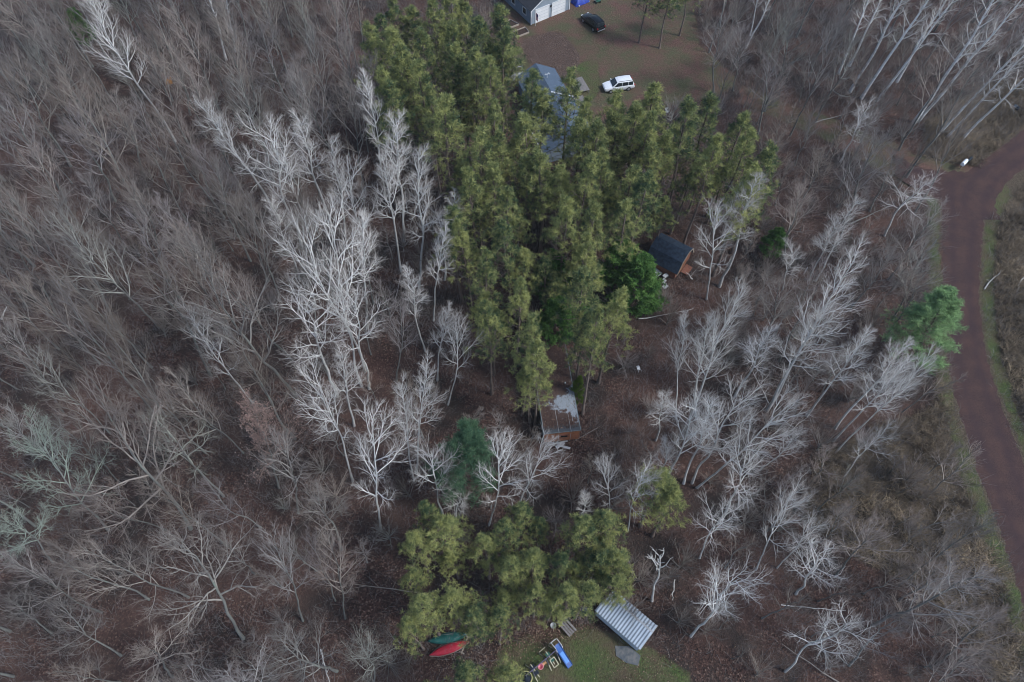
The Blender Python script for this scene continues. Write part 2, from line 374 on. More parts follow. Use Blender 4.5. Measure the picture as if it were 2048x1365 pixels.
def bare_tree(kind, seed):
    """returns trunk mesh, crown mesh, height, crown radius"""
    rng = np.random.default_rng(seed)
    if kind == 'aspen':
        h = 20.; P, R = trunk_line(h, .125, .10, rng)
        l1 = lambda t, p: 1.0+3.4*np.clip(1-t, 0, 1)**.75*np.clip((t-.30)*4, .25, 1)
        A = grow(P, R, 19, (.44, .985), (54, 26), l1, 7, .8, .07, .45, .020, rng)
        B = grow(A[0], A[1], 8, (.18, .97), (38, 28), lambda t, p: A[2][p]*(.66-.32*t), 5, .5, .08, .55, .0105, rng)
        C = grow(B[0], B[1], 5, (.18, .97), (38, 30), lambda t, p: B[2][p]*(.62-.3*t), 4, .35, .10, .6, .0056, rng)
        D = grow(C[0], C[1], 2, (.2, .95), (36, 30), lambda t, p: C[2][p]*.55+.05, 3, .2, .1, .7, .0045, rng)
        S_ = [(A, 4), (B, 3), (C, 3), (D, 3)]
    elif kind == 'wide_aspen':
        h = 17.; P, R = trunk_line(h, .14, .14, rng, top=.2)
        l1 = lambda t, p: 2.2+4.2*np.clip(1-t, 0, 1)**.6*np.clip((t-.38)*5, .4, 1)
        A = grow(P, R, 13, (.42, .99), (64, 32), l1, 8, .65, .11, .5, .024, rng)
        B = grow(A[0], A[1], 8, (.2, .98), (46, 32), lambda t, p: A[2][p]*(.58-.26*t), 6, .45, .13, .58, .0125, rng)
        C = grow(B[0], B[1], 5, (.2, .97), (44, 34), lambda t, p: B[2][p]*(.62-.3*t), 4, .3, .14, .62, .0064, rng)
        D = grow(C[0], C[1], 2, (.2, .95), (40, 32), lambda t, p: C[2][p]*.55+.05, 3, .15, .2, .7, .0055, rng)
        S_ = [(A, 5), (B, 3), (C, 3), (D, 3)]
    elif kind == 'birch':
        h = 22.; P, R = trunk_line(h, .15, .05, rng, top=.2)
        l1 = lambda t, p: .7+2.4*np.clip(1-t, 0, 1)**.6
        A = grow(P, R, 20, (.42, .985), (54, 26), l1, 7, .6, .10, .42, .018, rng)
        B = grow(A[0], A[1], 6, (.25, .97), (45, 32), lambda t, p: A[2][p]*(.55-.30*t), 5, .3, .12, .6, .011, rng)
        C = grow(B[0], B[1], 5, (.2, .97), (40, 30), lambda t, p: B[2][p]*.5, 3, .1, .14, .7, .006, rng)
        S_ = [(A, 4), (B, 3), (C, 3)]
    elif kind == 'hardwood':            # long rising limbs, fine grey twigs
        h = 17.; P, R = trunk_line(h, .125, .12, rng, top=.12)
        l1 = lambda t, p: 1.6+6.2*np.clip(1-t, 0, 1)**.8
        A = grow(P, R, 15, (.33, .98), (42, 26), l1, 8, .55, .09, .54, .016, rng)
        B = grow(A[0], A[1], 7, (.2, .98), (38, 28), lambda t, p: A[2][p]*(.50-.22*t), 6, .45, .10, .6, .009, rng)
        C = grow(B[0], B[1], 6, (.15, .97), (38, 28), lambda t, p: B[2][p]*(.55-.25*t), 4, .35, .11, .66, .0056, rng)
        D = grow(C[0], C[1], 3, (.15, .95), (36, 30), lambda t, p: C[2][p]*.55+.06, 3, .2, .12, .7, .0038, rng)
        S_ = [(A, 5), (B, 3), (C, 3), (D, 3)]
    elif kind == 'oak':                 # broad and crooked
        h = 15.; P, R = trunk_line(h, .17, .16, rng, top=.15)
        l1 = lambda t, p: 2.4+5.6*np.clip(1-t, 0, 1)**.7
        A = grow(P, R, 13, (.36, .98), (66, 30), l1, 9, .5, .15, .62, .026, rng)
        B = grow(A[0], A[1], 8, (.22, .98), (52, 36), lambda t, p: A[2][p]*(.48-.22*t), 6, .3, .16, .65, .013, rng)
        C = grow(B[0], B[1], 5, (.2, .97), (46, 34), lambda t, p: B[2][p]*(.58-.25*t), 4, .2, .22, .66, .0095, rng)
        D = grow(C[0], C[1], 3, (.2, .95), (42, 34), lambda t, p: C[2][p]*.5+.06, 3, .1, .22, .7, .0055, rng)
        S_ = [(A, 5), (B, 3), (C, 3), (D, 3)]
    elif kind == 'sapling':
        h = 9.; P, R = trunk_line(h, .06, .10, rng, top=.15)
        A = grow(P, R, 13, (.25, .97), (44, 28), lambda t, p: .6+2.6*(1-t), 6, .5, .12, .6, .014, rng)
        B = grow(A[0], A[1], 7, (.2, .97), (38, 28), lambda t, p: A[2][p]*(.5-.2*t), 4, .4, .14, .7, .009, rng)
        C = grow(B[0], B[1], 5, (.2, .95), (36, 28), lambda t, p: B[2][p]*.5, 3, .2, .15, .8, .007, rng)
        S_ = [(A, 3), (B, 3), (C, 3)]
    elif kind == 'bush':
        h = 3.6; P, R = trunk_line(1.2, .05, .02, rng, k=6, top=.6)
        A = grow(P, R, 20, (.05, .98), (48, 14), lambda t, p: 2.7+0*t, 7, .45, .09, .6, .011, rng)
        B = grow(A[0], A[1], 6, (.25, .97), (32, 24), lambda t, p: A[2][p]*(.42-.2*t), 4, .4, .12, .7, .0065, rng)
        C = grow(B[0], B[1], 4, (.2, .95), (34, 26), lambda t, p: B[2][p]*.5, 3, .2, .14, .8, .0045, rng)
        S_ = [(A, 3), (B, 3), (C, 3)]
    elif kind == 'snag':
        h = 9.; P, R = trunk_line(h, .10, .07, rng, top=.35)
        A = grow(P, R, 7, (.62, .98), (60, 30), lambda t, p: .8+2.4*(1-t)+.5, 5, .5, .2, .7, .025, rng)
        B = grow(A[0], A[1], 2, (.4, .95), (40, 34), lambda t, p: A[2][p]*.4, 3, .3, .2, .8, .015, rng)
        S_ = [(A, 5), (B, 4)]
    tV, tF = tubes(P, R, 8)
    tb = [tubes(a[0], a[1], s) for a, s in S_]
    V, F = merge(tb); nf = sum(len(b[1]) for b in tb[:-2]) if len(tb) > 2 else len(F)
    extra = None
    if kind in ('oak', 'hardwood'): extra = S_[-1][0][0][:, -1]
    return (tV, tF), (V, F, nf), h, extra

def tufts(cen, n, rad, wd, rng, flat=1.0, upb=.25, tone=None):
    """needle sprays: n narrow triangles round every centre"""
    N = len(cen); d = rng.normal(0, 1, (N, n, 3)); d[..., 2] = d[..., 2]*flat+upb; d = unit(d)
    L = rad*(.6+.6*rng.random((N, n, 1))); tip = cen[:, None]+d*L
    s = unit(np.cross(d, rng.normal(0, 1, (N, n, 3))))*wd
    base = cen[:, None]+d*L*.12
    V = np.stack([base-s*.5, base+s*.5, tip+s*.35, tip-s*.35], 2).reshape(-1, 3)
    F = np.arange(len(V)).reshape(-1, 4)
    if tone is None: tone = rng.random(N)
    tn = np.repeat(tone, n*4)+rng.normal(0, .1, N*n).repeat(4)
    return V, F, np.clip(tn, 0, 1)
def pine_tree(kind, seed):
    rng = np.random.default_rng(seed)
    if kind == 'red_pine':
        h = 18.; P, R = trunk_line(h, .17, .06, rng, top=.1)
        A = grow(P, R, 42, (.44, .985), (84, 36), lambda t, p: .22+3.6*np.clip(1.02-t, 0, 1)**.8, 6, .55, .07, .35, .016, rng)
        B = grow(A[0], A[1], 6, (.38, .97), (54, 38), lambda t, p: A[2][p]*(.45-.18*t), 4, .6, .09, .7, .011, rng)
        C0 = grow(P, R, 12, (.22, .45), (92, 88), lambda t, p: 1.3+0*t, 4, -.1, .06, .2, .012, rng)      # dead lower limbs
        cen = np.concatenate([A[0][:, -1], B[0][:, -1], P[0, -1:]+[[0, 0, .1]]])
        V, F, tn = tufts(cen, 24, .37, .032, rng, 1.0, .6)
        S_ = [(A, 3), (B, 3), (C0, 3)]
    elif kind == 'white_pine':
        h = 14.; P, R = trunk_line(h, .17, .06, rng, top=.08)
        A = grow(P, R, 60, (.22, .985), (88, 42), lambda t, p: .5+3.4*np.clip(1.02-t, 0, 1)**.8, 6, .25, .06, .35, .016, rng)
        B = grow(A[0], A[1], 9, (.25, .97), (55, 40), lambda t, p: A[2][p]*(.45-.22*t), 4, .2, .08, .7, .01, rng)
        cen = np.concatenate([A[0][:, -1], A[0][:, -2], A[0][:, -3], B[0][:, -1], B[0][:, -2], B[0][:, -3], P[0, -1:]])
        V, F, tn = tufts(cen, 15, .34, .03, rng, .7, .2)
        S_ = [(A, 3), (B, 3)]
    else:
        h = 9.; P, R = trunk_line(h, .14, .04, rng, top=.1)
        wd = 2.5
        A = grow(P, R, 90, (.06, .985), (74, 30), lambda t, p: wd*np.clip(1.03-t, 0, 1)**.55*np.clip(.75+t, 0, 1), 5, .5, .06, .3, .012, rng)
        B = grow(A[0], A[1], 8, (.35, .98), (45, 30), lambda t, p: A[2][p]*(.32-.12*t)+.1, 3, .5, .08, .7, .009, rng)
        cen = np.concatenate([A[0][:, -1], A[0][:, -2], B[0][:, -1], B[0][:, -2], P[0, -1:]])
        V, F, tn = tufts(cen, 16, .26, .05, rng, 1.0, .3)
        S_ = [(A, 3), (B, 3)]
    bV, bF = merge([tubes(a[0], a[1], s) for a, s in S_])
    CV = np.concatenate([V, bV]); CF = np.concatenate([F, bF+len(V)])
    mi = np.r_[np.zeros(len(F)), np.ones(len(bF))]; tone = np.r_[tn, np.full(len(bV), .5)]
    return tubes(P, R, 7), (CV, CF, mi, tone), h

LIB = {}
def lib(kind, variants, seed0, tm, cm, leaf=None, key=None):
    out = []
    for i in range(variants):
        if kind in ('red_pine', 'white_pine', 'cedar'):
            (tV, tF), (V, F, mi, tone), h = pine_tree(kind, seed0+i)
            a = npmesh('trunk', tV, tF, [M[tm]]); b = npmesh('crown', V, F, [M[cm], M['pine_trunk']], mi, {"tone": tone}, smooth=False)
            r = np.percentile(np.hypot(V[:, 0], V[:, 1]), 97)
        else:
            (tV, tF), (V, F, nf), h, ex = bare_tree(kind, seed0+i)
            a = npmesh('trunk', tV, tF, [M[tm]])
            if leaf:
                rng = np.random.default_rng(seed0); c = ex[rng.random(len(ex)) < .6]
                lV, lF, lt = tufts(c, 6, .13, .07, rng)
                b = npmesh('crown', np.concatenate([lV, V]), np.concatenate([lF, F+len(lV)]), [M[leaf], M[cm]], np.r_[np.zeros(len(lF)), np.ones(len(F))], {"tone": np.r_[lt, np.full(len(V), .5)]})
            else: b = npmesh('crown', V, F, [M[cm], M[{'aspen_twig': 'aspen_fine', 'grey_twig': 'grey_fine'}.get(cm, cm)]], np.arange(len(F)) >= nf)
            r = np.percentile(np.hypot(V[:, 0], V[:, 1]), 96)
        out.append((a, b, h, float(r)))
    LIB[key or kind] = out
lib('aspen', 7, 100, 'aspen_trunk', 'aspen_twig')
lib('wide_aspen', 5, 200, 'aspen_trunk', 'aspen_twig')
lib('birch', 3, 300, 'birch_trunk', 'aspen_twig')
lib('hardwood', 7, 400, 'grey_trunk', 'grey_twig')
lib('oak', 4, 500, 'grey_trunk', 'grey_twig')
lib('oak', 2, 540, 'grey_trunk', 'green_twig', key='green_oak')
lib('oak', 1, 560, 'grey_trunk', 'tan_twig', leaf='leafy', key='leafy_oak')
lib('sapling', 4, 600, 'grey_trunk', 'grey_twig')
lib('bush', 4, 650, 'grey_trunk', 'grey_twig')
lib('snag', 1, 703, 'dead_wood', 'dead_wood')
lib('red_pine', 6, 800, 'pine_trunk', 'red_pine')
lib('white_pine', 2, 900, 'pine_trunk', 'white_pine')
lib('white_pine', 1, 920, 'pine_trunk', 'road_pine', key='road_pine')
lib('cedar', 3, 950, 'pine_trunk', 'cedar')
lib('cedar', 1, 970, 'pine_trunk', 'arbor', key='arbor')

# ---------------------------------------------------------------- labels
LAND = [(1100, 200, 'the grey-roofed house'), (1100, 20, 'the garage'), (1236, 172, 'the white car'), (1330, 510, 'the dark-roofed shed'),
        (1120, 790, 'the long flat roof'), (1250, 1240, 'the metal shed'), (895, 1290, 'the canoes'), (930, 910, 'the blue-green pine'),
        (1885, 660, 'the roadside pine'), (1935, 326, 'the mailboxes'), (1930, 500, 'the gravel road'), (1990, 900, 'the gravel road'), (2020, 1150, 'the gravel road'),
        (1322, 1140, 'the dead snag'), (1080, 1325, 'the swing set'), (1300, 600, 'the dark cedars')]
USED = set()
ONES = 'zero one two three four five six seven eight nine ten eleven twelve thirteen fourteen fifteen sixteen seventeen eighteen nineteen'.split()
TENS = 'x x twenty thirty forty fifty sixty seventy eighty ninety'.split()
def word(n):
    n = min(max(n, 0), 100)
    if n < 20: return ONES[n]
    if n == 100: return 'hundred'
    return TENS[n//10]+('-'+ONES[n % 10] if n % 10 else '')
def where(px, py):
    d, lx, ly, nm = min(((math.hypot(px-a, py-b), a, b, n) for a, b, n in LAND))
    if d > 420: return 'in the open woods' if px < 700 else 'in the woods'
    dx, dy = px-lx, py-ly
    if abs(dx) > abs(dy): return ('left of ' if dx < 0 else 'right of ')+nm
    return ('above ' if dy < 0 else 'below ')+nm
def mklabel(head, px, py):
    X_, Y_ = round(px/20.48), round(py/13.65)
    X_ = min(max(X_, 0), 100); Y_ = min(max(Y_, 0), 100)
    for dx, dy in sorted(((a, b) for a in range(-3, 4) for b in range(-3, 4)), key=lambda q: abs(q[0])+abs(q[1])):
        if not (0 <= X_+dx <= 100 and 0 <= Y_+dy <= 100): continue
        l = f"{head} {where(px, py)}, crown {word(X_+dx)} percent across, {word(Y_+dy)} percent down"
        if l not in USED: break
    if len(l.split()) > 16: l = l.replace(' in the open woods', ' in woods').replace('spreading bare', 'bare').replace('left of', 'beside').replace('right of', 'beside')
    if len(l.split()) > 16: l = l.replace(' of the', ' the').replace('thin grey', 'thin')
    USED.add(l); return l
HEAD = {'aspen': ['slim pale bare aspen', 'pale bare aspen'], 'wide_aspen': ['pale spreading bare aspen', 'wide pale bare aspen'], 'birch': ['white-trunked bare birch', 'white-trunked bare birch'],
        'hardwood': ['small grey bare tree', 'tall grey bare tree'], 'oak': ['small crooked grey tree', 'broad crooked grey tree'], 'sapling': ['thin grey bare sapling', 'thin grey bare sapling'], 'bush': ['low bare bush', 'low bare bush'],
        'red_pine': ['small yellow-green pine', 'yellow-green pine']}
NAME = {'aspen': 'aspen_tree', 'wide_aspen': 'aspen_tree', 'birch': 'birch_tree', 'hardwood': 'bare_tree', 'oak': 'bare_tree', 'green_oak': 'bare_tree', 'leafy_oak': 'bare_tree',
        'sapling': 'sapling', 'bush': 'bare_bush', 'snag': 'dead_tree', 'red_pine': 'pine_tree', 'white_pine': 'pine_tree', 'road_pine': 'pine_tree', 'cedar': 'cedar_tree', 'arbor': 'columnar_shrub'}
GROUP = {'aspen_tree': 'pale bare aspens', 'birch_tree': 'white birches in the upper right', 'bare_tree': 'grey bare forest trees', 'sapling': 'thin bare saplings', 'bare_bush': 'low bare bushes',
         'pine_tree': 'pines between the buildings', 'cedar_tree': 'dark green cedars beside the trailer'}
R_ = random.Random(11)
PLACED = []
def plant(kind, x, y, h, crown_r=None, lean=(0, 0), label=None, rz=None):
    v = R_.randrange(len(LIB[kind])); tm, cm, h0, r0 = LIB[kind][v]; s = h/h0
    sx = s if crown_r is None else min(max(crown_r/r0, s*.6), s*1.5)
    nm = NAME[kind]; o = bpy.data.objects.new(nm, None); COL.objects.link(o); o.empty_display_size = .3
    zt = Matrix.Rotation(R_.random()*6.283 if rz is None else rz, 4, 'Z')
    L = Vector((lean[0], lean[1], h)).normalized(); q = Vector((0, 0, 1)).rotation_difference(L).to_matrix().to_4x4()
    o.matrix_world = Matrix.Translation((x, y, 0)) @ q @ zt @ Matrix.Diagonal((sx, sx, s, 1))
    for n_, me in (('trunk', tm), ('crown', cm)):
        c = bpy.data.objects.new(n_, me); COL.objects.link(c); c.parent = o
    px, py = proj(x+lean[0]*.85, y+lean[1]*.85, h*.85)
    if label is None:
        label = mklabel(HEAD[kind][1 if (crown_r or 9) > 2.9 else 0], px, py)
    tag(o, label, 'shrub' if kind in ('arbor', 'bush') else 'tree', GROUP.get(nm)); PLACED.append((x, y, px, py, kind)); return o
def by_tip(kind, tip, base=None, wpx=None, h=None, label=None):
    """the tree whose top shows at tip and whose foot is at base (both looked up in the photo)"""
    rx, ry, rd = ray(*tip); a = np.array([rx/-rd, ry/-rd])
    if base is not None:
        b = G(*base); hh = H-(a@b)/(a@a); hh = min(max(hh, 6), 25); t = (H-hh)*a; lean = t-b
        m = np.linalg.norm(lean); mx = hh*.16
        if m > mx: lean = lean*mx/m; b = t-lean
    else:
        hh = h or {'red_pine': 17.5}.get(kind, 17); b = (H-hh)*a; lean = np.array([0., 0.])
        lean = np.array([R_.gauss(0, .025), R_.gauss(0, .025)])*hh
    f = math.sqrt(a@a+1)*0+(a[1]*st+ct)*(H-hh)
    cr = wpx/2*f/FPX if wpx else None
    return plant(kind, b[0], b[1], hh, cr, lean, label)

# ---------------------------------------------------------------- pale aspens
ASP = [  # kind, tip, base, crown width in photo pixels
 ('a', (168, -35), (349, 281), 95), ('a', (398, 200), (560, 440), 85), ('w', (535, 262), (604, 492), 130), ('w', (572, 320), (612, 500), 95),
 ('a', (602, 240), (662, 450), 75), ('a', (668, 275), (690, 470), 70), ('a', (729, 146), (772, 400), 62), ('a', (795, 236), (808, 480), 90),
 ('a', (765, 308), (802, 540), 75), ('a', (842, 300), (838, 585), 110), ('w', (698, 352), (724, 540), 95), ('a', (912, 390), (866, 560), 70),
 ('w', (650, 432), (730, 740), 130), ('a', (890, 452), (864, 640), 58), ('w', (615, 490), (722, 768), 140), ('a', (730, 430), (716, 660), 75),
 ('w', (612, 598), (674, 790), 140), ('w', (712, 590), (738, 775), 110), ('w', (383, 648), (505, 805), 95), ('w', (640, 765), (705, 960), 115),
 ('a', (683, 700), (708, 850), 70), ('w', (742, 850), (762, 1060), 115), ('a', (858, 722), (824, 945), 75), ('a', (896, 612), (868, 760), 60),
 ('w', (925, 650), (872, 810), 90), ('w', (862, 905), (886, 1030), 92), ('w', (925, 985), (880, 1050), 70), ('w', (1008, 902), (978, 1050), 85),
 ('w', (1088, 898), (1030, 1025), 90), ('a', (800, 770), (828, 960), 60), ('a', (812, 545), (850, 700), 60), ('a', (545, 400), (600, 560), 55),
 ('a', (1517, 352), (1440, 570), 95), ('w', (1432, 430), (1424, 600), 105), ('a', (1722, 402), (1632, 560), 70), ('a', (1672, 440), (1618, 560), 55),
 ('w', (1585, 500), (1572, 580), 60), ('a', (1722, 500), (1545, 805), 105), ('a', (1655, 622), (1535, 820), 105), ('a', (1492, 575), (1372, 850), 100),
 ('a', (1425, 640), (1378, 845), 80), ('a', (1368, 635), (1352, 835), 60), ('a', (1545, 655), (1468, 795), 75), ('a', (1808, 682), (1672, 855), 90),
 ('a', (1822, 720), (1668, 880), 70), ('a', (1740, 665), (1615, 830), 75), ('a', (1862, 700), (1672, 905), 50), ('w', (1470, 790), (1385, 965), 120),
 ('w', (1570, 822), (1395, 975), 110), ('w', (1395, 815), (1328, 965), 110), ('a', (1420, 800), (1368, 965), 75), ('a', (1335, 790), (1312, 880), 70),
 ('w', (1770, 856), (1688, 955), 75), ('w', (1505, 925), (1440, 1040), 110), ('w', (1580, 985), (1513, 1138), 90), ('w', (1455, 1010), (1400, 1115), 110),
 ('w', (1478, 1160), (1382, 1272), 130), ('w', (1640, 1105), (1625, 1225), 165), ('w', (1705, 1240), (1572, 1342), 120), ('w', (1733, 222), (1682, 322), 95),
 ('w', (1842, 362), (1770, 470), 115), ('w', (1282, 942), (1256, 1060), 70), ('w', (1212, 935), (1218, 1045), 70), ('a', (1168, 985), (1166, 1045), 40),
 ('w', (1600, 870), (1520, 940), 60), ('w', (1625, 1055), (1555, 1135), 60), ('a', (1330, 880), (1330, 970), 90),
]
for k, t, b, wp in ASP: by_tip('wide_aspen' if k == 'w' else 'aspen', t, b, wp*1.15)
# ---------------------------------------------------------------- white birches, upper right and top
for t, b, wp in [((1765, -60), (1678, 145), 90), ((1795, -70), (1700, 130), 70), ((1845, -70), (1701, 182), 90), ((1905, -80), (1724, 195), 90), ((1925, -60), (1795, 162), 80),
                 ((1950, -50), (1730, 190), 60), ((2035, -60), (1830, 242), 110), ((2060, -20), (1838, 240), 110), ((2110, 20), (1858, 255), 60), ((2070, 90), (1862, 262), 60),
                 ((2120, 80), (1890, 262), 90), ((1570, -60), (1492, 95), 50), ((1530, -60), (1500, 70), 45), ((402, -70), (452, 118), 60), ((440, -70), (457, 105), 60)]:
    by_tip('birch', t, b, wp)
# ---------------------------------------------------------------- dead snag, leafy oak, lichen oaks
by_tip('snag', (1320, 1110), (1304, 1200), 60, label='bare white dead snag with broken limbs left of nothing but brush, above the metal shed'.replace(' left of nothing but brush,', ''))
by_tip('leafy_oak', (512, 818), (540, 985), 150, label='pinkish tan tree still holding dry leaves at lower left of centre')
by_tip('green_oak', (75, 880), (205, 1070), 175, label='large bare tree with pale green lichen limbs at the left edge')
by_tip('green_oak', (20, 1040), (100, 1130), 130, label='lichen green bare tree at the left edge below a larger one')
by_tip('oak', (350, 1080), (485, 1275), 260, label='broad many-limbed grey tree with wide fan of branches at lower left')

# ---------------------------------------------------------------- pines
PINES = [(778, 0), (824, 18), (862, 5), (905, -30), (934, 0), (958, 28), (895, 40), (740, 56), (756, 36), (792, 62), (845, 62), (816, 92), (790, 112), (913, 90), (942, 100), (927, 122),
 (978, 124), (846, 126), (759, 143), (780, 175), (855, 174), (879, 202), (982, 208), (1057, 146), (1139, 144), (1084, 184), (1183, 197), (1238, 185), (1307, 172), (958, 258), (1002, 268),
 (1040, 240), (1076, 234), (1194, 240), (1242, 235), (1163, 252), (1318, 225), (1057, 316), (1091, 302), (1166, 310), (1221, 310), (1262, 340), (1305, 300), (1026, 377), (1293, 345),
 (1190, 415), (906, 416), (930, 436), (1382, 204), (1420, 189), (1485, 226), (1500, 255), (1433, 277), (1550, 292), (1510, 335), (964, 508), (1030, 563), (975, 611), (1050, 647), (1081, 679),
 (1163, 484), (1238, 570), (1173, 545), (1200, 640), (945, 340), (1130, 400), (1265, 400), (1330, 262), (1275, 215), (1000, 60), (1010, 10), (1345, -35), (1388, -60), (1300, -45), (1020, 440),
 (1064, 745), (1175, 620), (990, 330), (1120, 340),
 (845, 1001), (879, 1048), (828, 1064), (1036, 1014), (1002, 1044), (971, 1086), (1029, 1120), (1062, 1108), (1129, 1103), (1173, 1052), (1224, 1028), (1248, 1114), (1230, 1150), (1327, 955),
 (1352, 985), (850, 1205), (950, 1215), (815, 1245), (995, 1233), (930, 1345), (1002, 1340), (1139, 1180), (1075, 1170), (1175, 1170), (905, 1180), (1195, 1110), (860, 1385), (975, 1395)]
WP = {1327: 120, 1248: 112, 1224: 105, 879: 115}
for p in PINES:
    far_ = p[1] < 750
    hh = R_.uniform(16, 19) if far_ else R_.uniform(11.5, 14)
    if p in ((1064, 745), (1345, -35), (1388, -60), (1300, -45)): hh = 11
    by_tip('red_pine', p, None, WP.get(p[0], R_.uniform(80, 104) if far_ else R_.uniform(78, 98)), hh)
_st = [(735, 60), (1000, 20), (1010, 230), (1150, 190), (1320, 200), (1530, 320), (1350, 400), (1240, 480), (1190, 640), (1060, 700), (950, 620), (900, 400), (860, 200)]
_un = 0
while _un < 38:
    _q = (R_.uniform(735, 1530), R_.uniform(20, 700))
    if not inpoly(_st, np.array([_q[0]]), np.array([_q[1]]))[0] or (1030 < _q[0] < 1200 and _q[1] < 320): continue
    if math.hypot(_q[0]-1300, _q[1]-520) < 110: continue
    by_tip('red_pine', _q, None, R_.uniform(66, 92), R_.uniform(9, 13)); _un += 1
for _q in ((905, 1110), (1080, 1040), (1150, 1130), (1010, 1180), (1105, 1200), (820, 1150), (1215, 1075)): by_tip('red_pine', _q, None, 74, R_.uniform(8, 10))
by_tip('white_pine', (932, 855), (930, 1000), 150, label='blue-green soft-needled pine below and left of the trailer')
by_tip('road_pine', (1900, 585), (1850, 745), 185, label='bright green soft-needled pine standing at the edge of the gravel road')
for tip, h_, wp, lb in [((1118, 512), 8, 100, 'dark green cedar behind the pines, leftmost of the dark cedars'), ((1244, 492), 9.5, 122, 'dark green dense cedar just left of the shed'),
                        ((1294, 522), 9.5, 120, 'dark green rounded cedar in front of the white boards'), ((1118, 600), 8, 90, 'dark green cedar at the upper end of the flat roof'), ((1145, 560), 7.5, 90, 'dark green cedar hidden among the pines above the trailer'),
                        ((1560, 462), 4.5, 90, 'low dark green conifer among bare trees in the right woods'), ((140, 20), 6, 90, 'low blue-green conifer under bare trees at upper left')]:
    by_tip('cedar', tip, None, wp, h_, lb)
by_tip('arbor', (1160, 755), (1154, 805), 34, label='slim yellow-green columnar shrub at the right side of the trailer')

# ---------------------------------------------------------------- grey forest, one tree at a time
GREYS = [('h', (85, 45), (170, 200), 130), ('h', (130, 130), (185, 330), 120), ('o', (345, 90), (358, 235), 110), ('h', (300, 60), (345, 200), 90), ('h', (600, 120), (610, 300), 200), ('h', (520, 60), (590, 240), 150),
 ('h', (40, 130), (140, 330), 150), ('h', (10, 210), (130, 400), 130), ('h', (150, 230), (230, 400), 150), ('h', (230, 190), (290, 350), 130), ('h', (60, 300), (170, 470), 120), ('h', (260, 380), (340, 560), 160),
 ('h', (110, 400), (235, 665), 170), ('h', (270, 430), (395, 650), 170), ('h', (430, 330), (500, 520), 130), ('h', (500, 400), (560, 600), 120), ('o', (410, 540), (590, 790), 130), ('h', (120, 570), (310, 830), 150),
 ('h', (200, 640), (330, 830), 110), ('h', (300, 300), (390, 480), 120), ('h', (20, 470), (90, 640), 130), ('h', (0, 640), (120, 830), 130), ('o', (200, 790), (380, 1055), 110), ('h', (540, 1060), (600, 1245), 140), ('h', (660, 1080), (690, 1235), 120),
 ('h', (620, 1080), (670, 1200), 80), ('o', (560, 880), (590, 1030), 140), ('o', (180, 1000), (330, 1060), 110), ('h', (20, 1200), (40, 1365), 110), ('h', (120, 1210), (240, 1310), 130), ('o', (290, 1300), (320, 1400), 170), ('h', (735, 1290), (720, 1400), 130),
 ('h', (800, 600), (745, 770), 110), ('h', (1440, 40), (1450, 190), 130), ('h', (1580, 40), (1530, 220), 130), ('h', (1540, 120), (1515, 270), 110), ('h', (1680, 20), (1620, 150), 100), ('h', (1600, 380), (1590, 520), 130),
 ('h', (1640, 300), (1600, 420), 110), ('h', (1560, 560), (1520, 700), 110), ('h', (1640, 560), (1560, 720), 100), ('h', (1790, 300), (1740, 420), 110), ('h', (1780, 500), (1700, 620), 110), ('h', (1850, 500), (1790, 640), 110), ('h', (1840, 560), (1770, 680), 110),
 ('h', (1740, 1050), (1680, 1160), 150), ('h', (1970, 1050), (1800, 1170), 130), ('h', (1960, 1150), (1750, 1250), 190), ('h', (2000, 1230), (1880, 1330), 170), ('h', (1880, 1130), (1800, 1200), 120), ('h', (1800, 1230), (1700, 1330), 140), ('h', (1940, 1300), (1820, 1400), 150),
 ('h', (1740, 640), (1690, 760), 90), ('h', (1480, 60), (1470, 180), 100), ('h', (1620, 230), (1590, 330), 90)]
for k, t, b, wp in GREYS: by_tip('hardwood' if k == 'h' else 'oak', t, b, wp)
NOGO = [YARD, LAWNB, CLEAR, gp([(1850, 230), (2100, 150), (2500, 180), (2500, 1500), (2040, 1500), (1860, 700), (1840, 400)])]
PX_BAD = [[(0, -900), (1, -900), (1, -901)], [(1835, 300), (1960, 300), (1960, 420), (1835, 420)], [(1000, -200), (1400, -200), (1420, 210), (1330, 260), (1000, 200)], [(730, 40), (1000, 0), (1560, 330), (1480, 420), (1360, 440), (1330, 640), (1180, 760), (1180, 900), (1060, 900), (940, 700), (880, 480), (830, 260), (720, 160)],
          [(800, 1010), (1390, 980), (1420, 1260), (1400, 1400), (820, 1400)], [(1250, 380), (1410, 400), (1410, 640), (1250, 640)], [(1180, 640), (1320, 600), (1290, 880), (1180, 900)], [(1870, 280), (2100, 200), (2200, 1300), (2040, 1200), (1900, 800)]]
def ok(x, y, h, gap, kinds=None):
    if any(inpoly(P, np.array([x]), np.array([y]))[0] for P in NOGO): return False
    q = proj(x, y, h*.8); b = proj(x, y, 0)
    if any(inpoly(P, np.array([q[0]]), np.array([q[1]]))[0] for P in PX_BAD): return False
    if any(inpoly(P, np.array([b[0]]), np.array([b[1]]))[0] for P in PX_BAD[1:6]): return False
    return all((x-a[0])**2+(y-a[1])**2 > gap*gap for a in PLACED)
cnt = 0
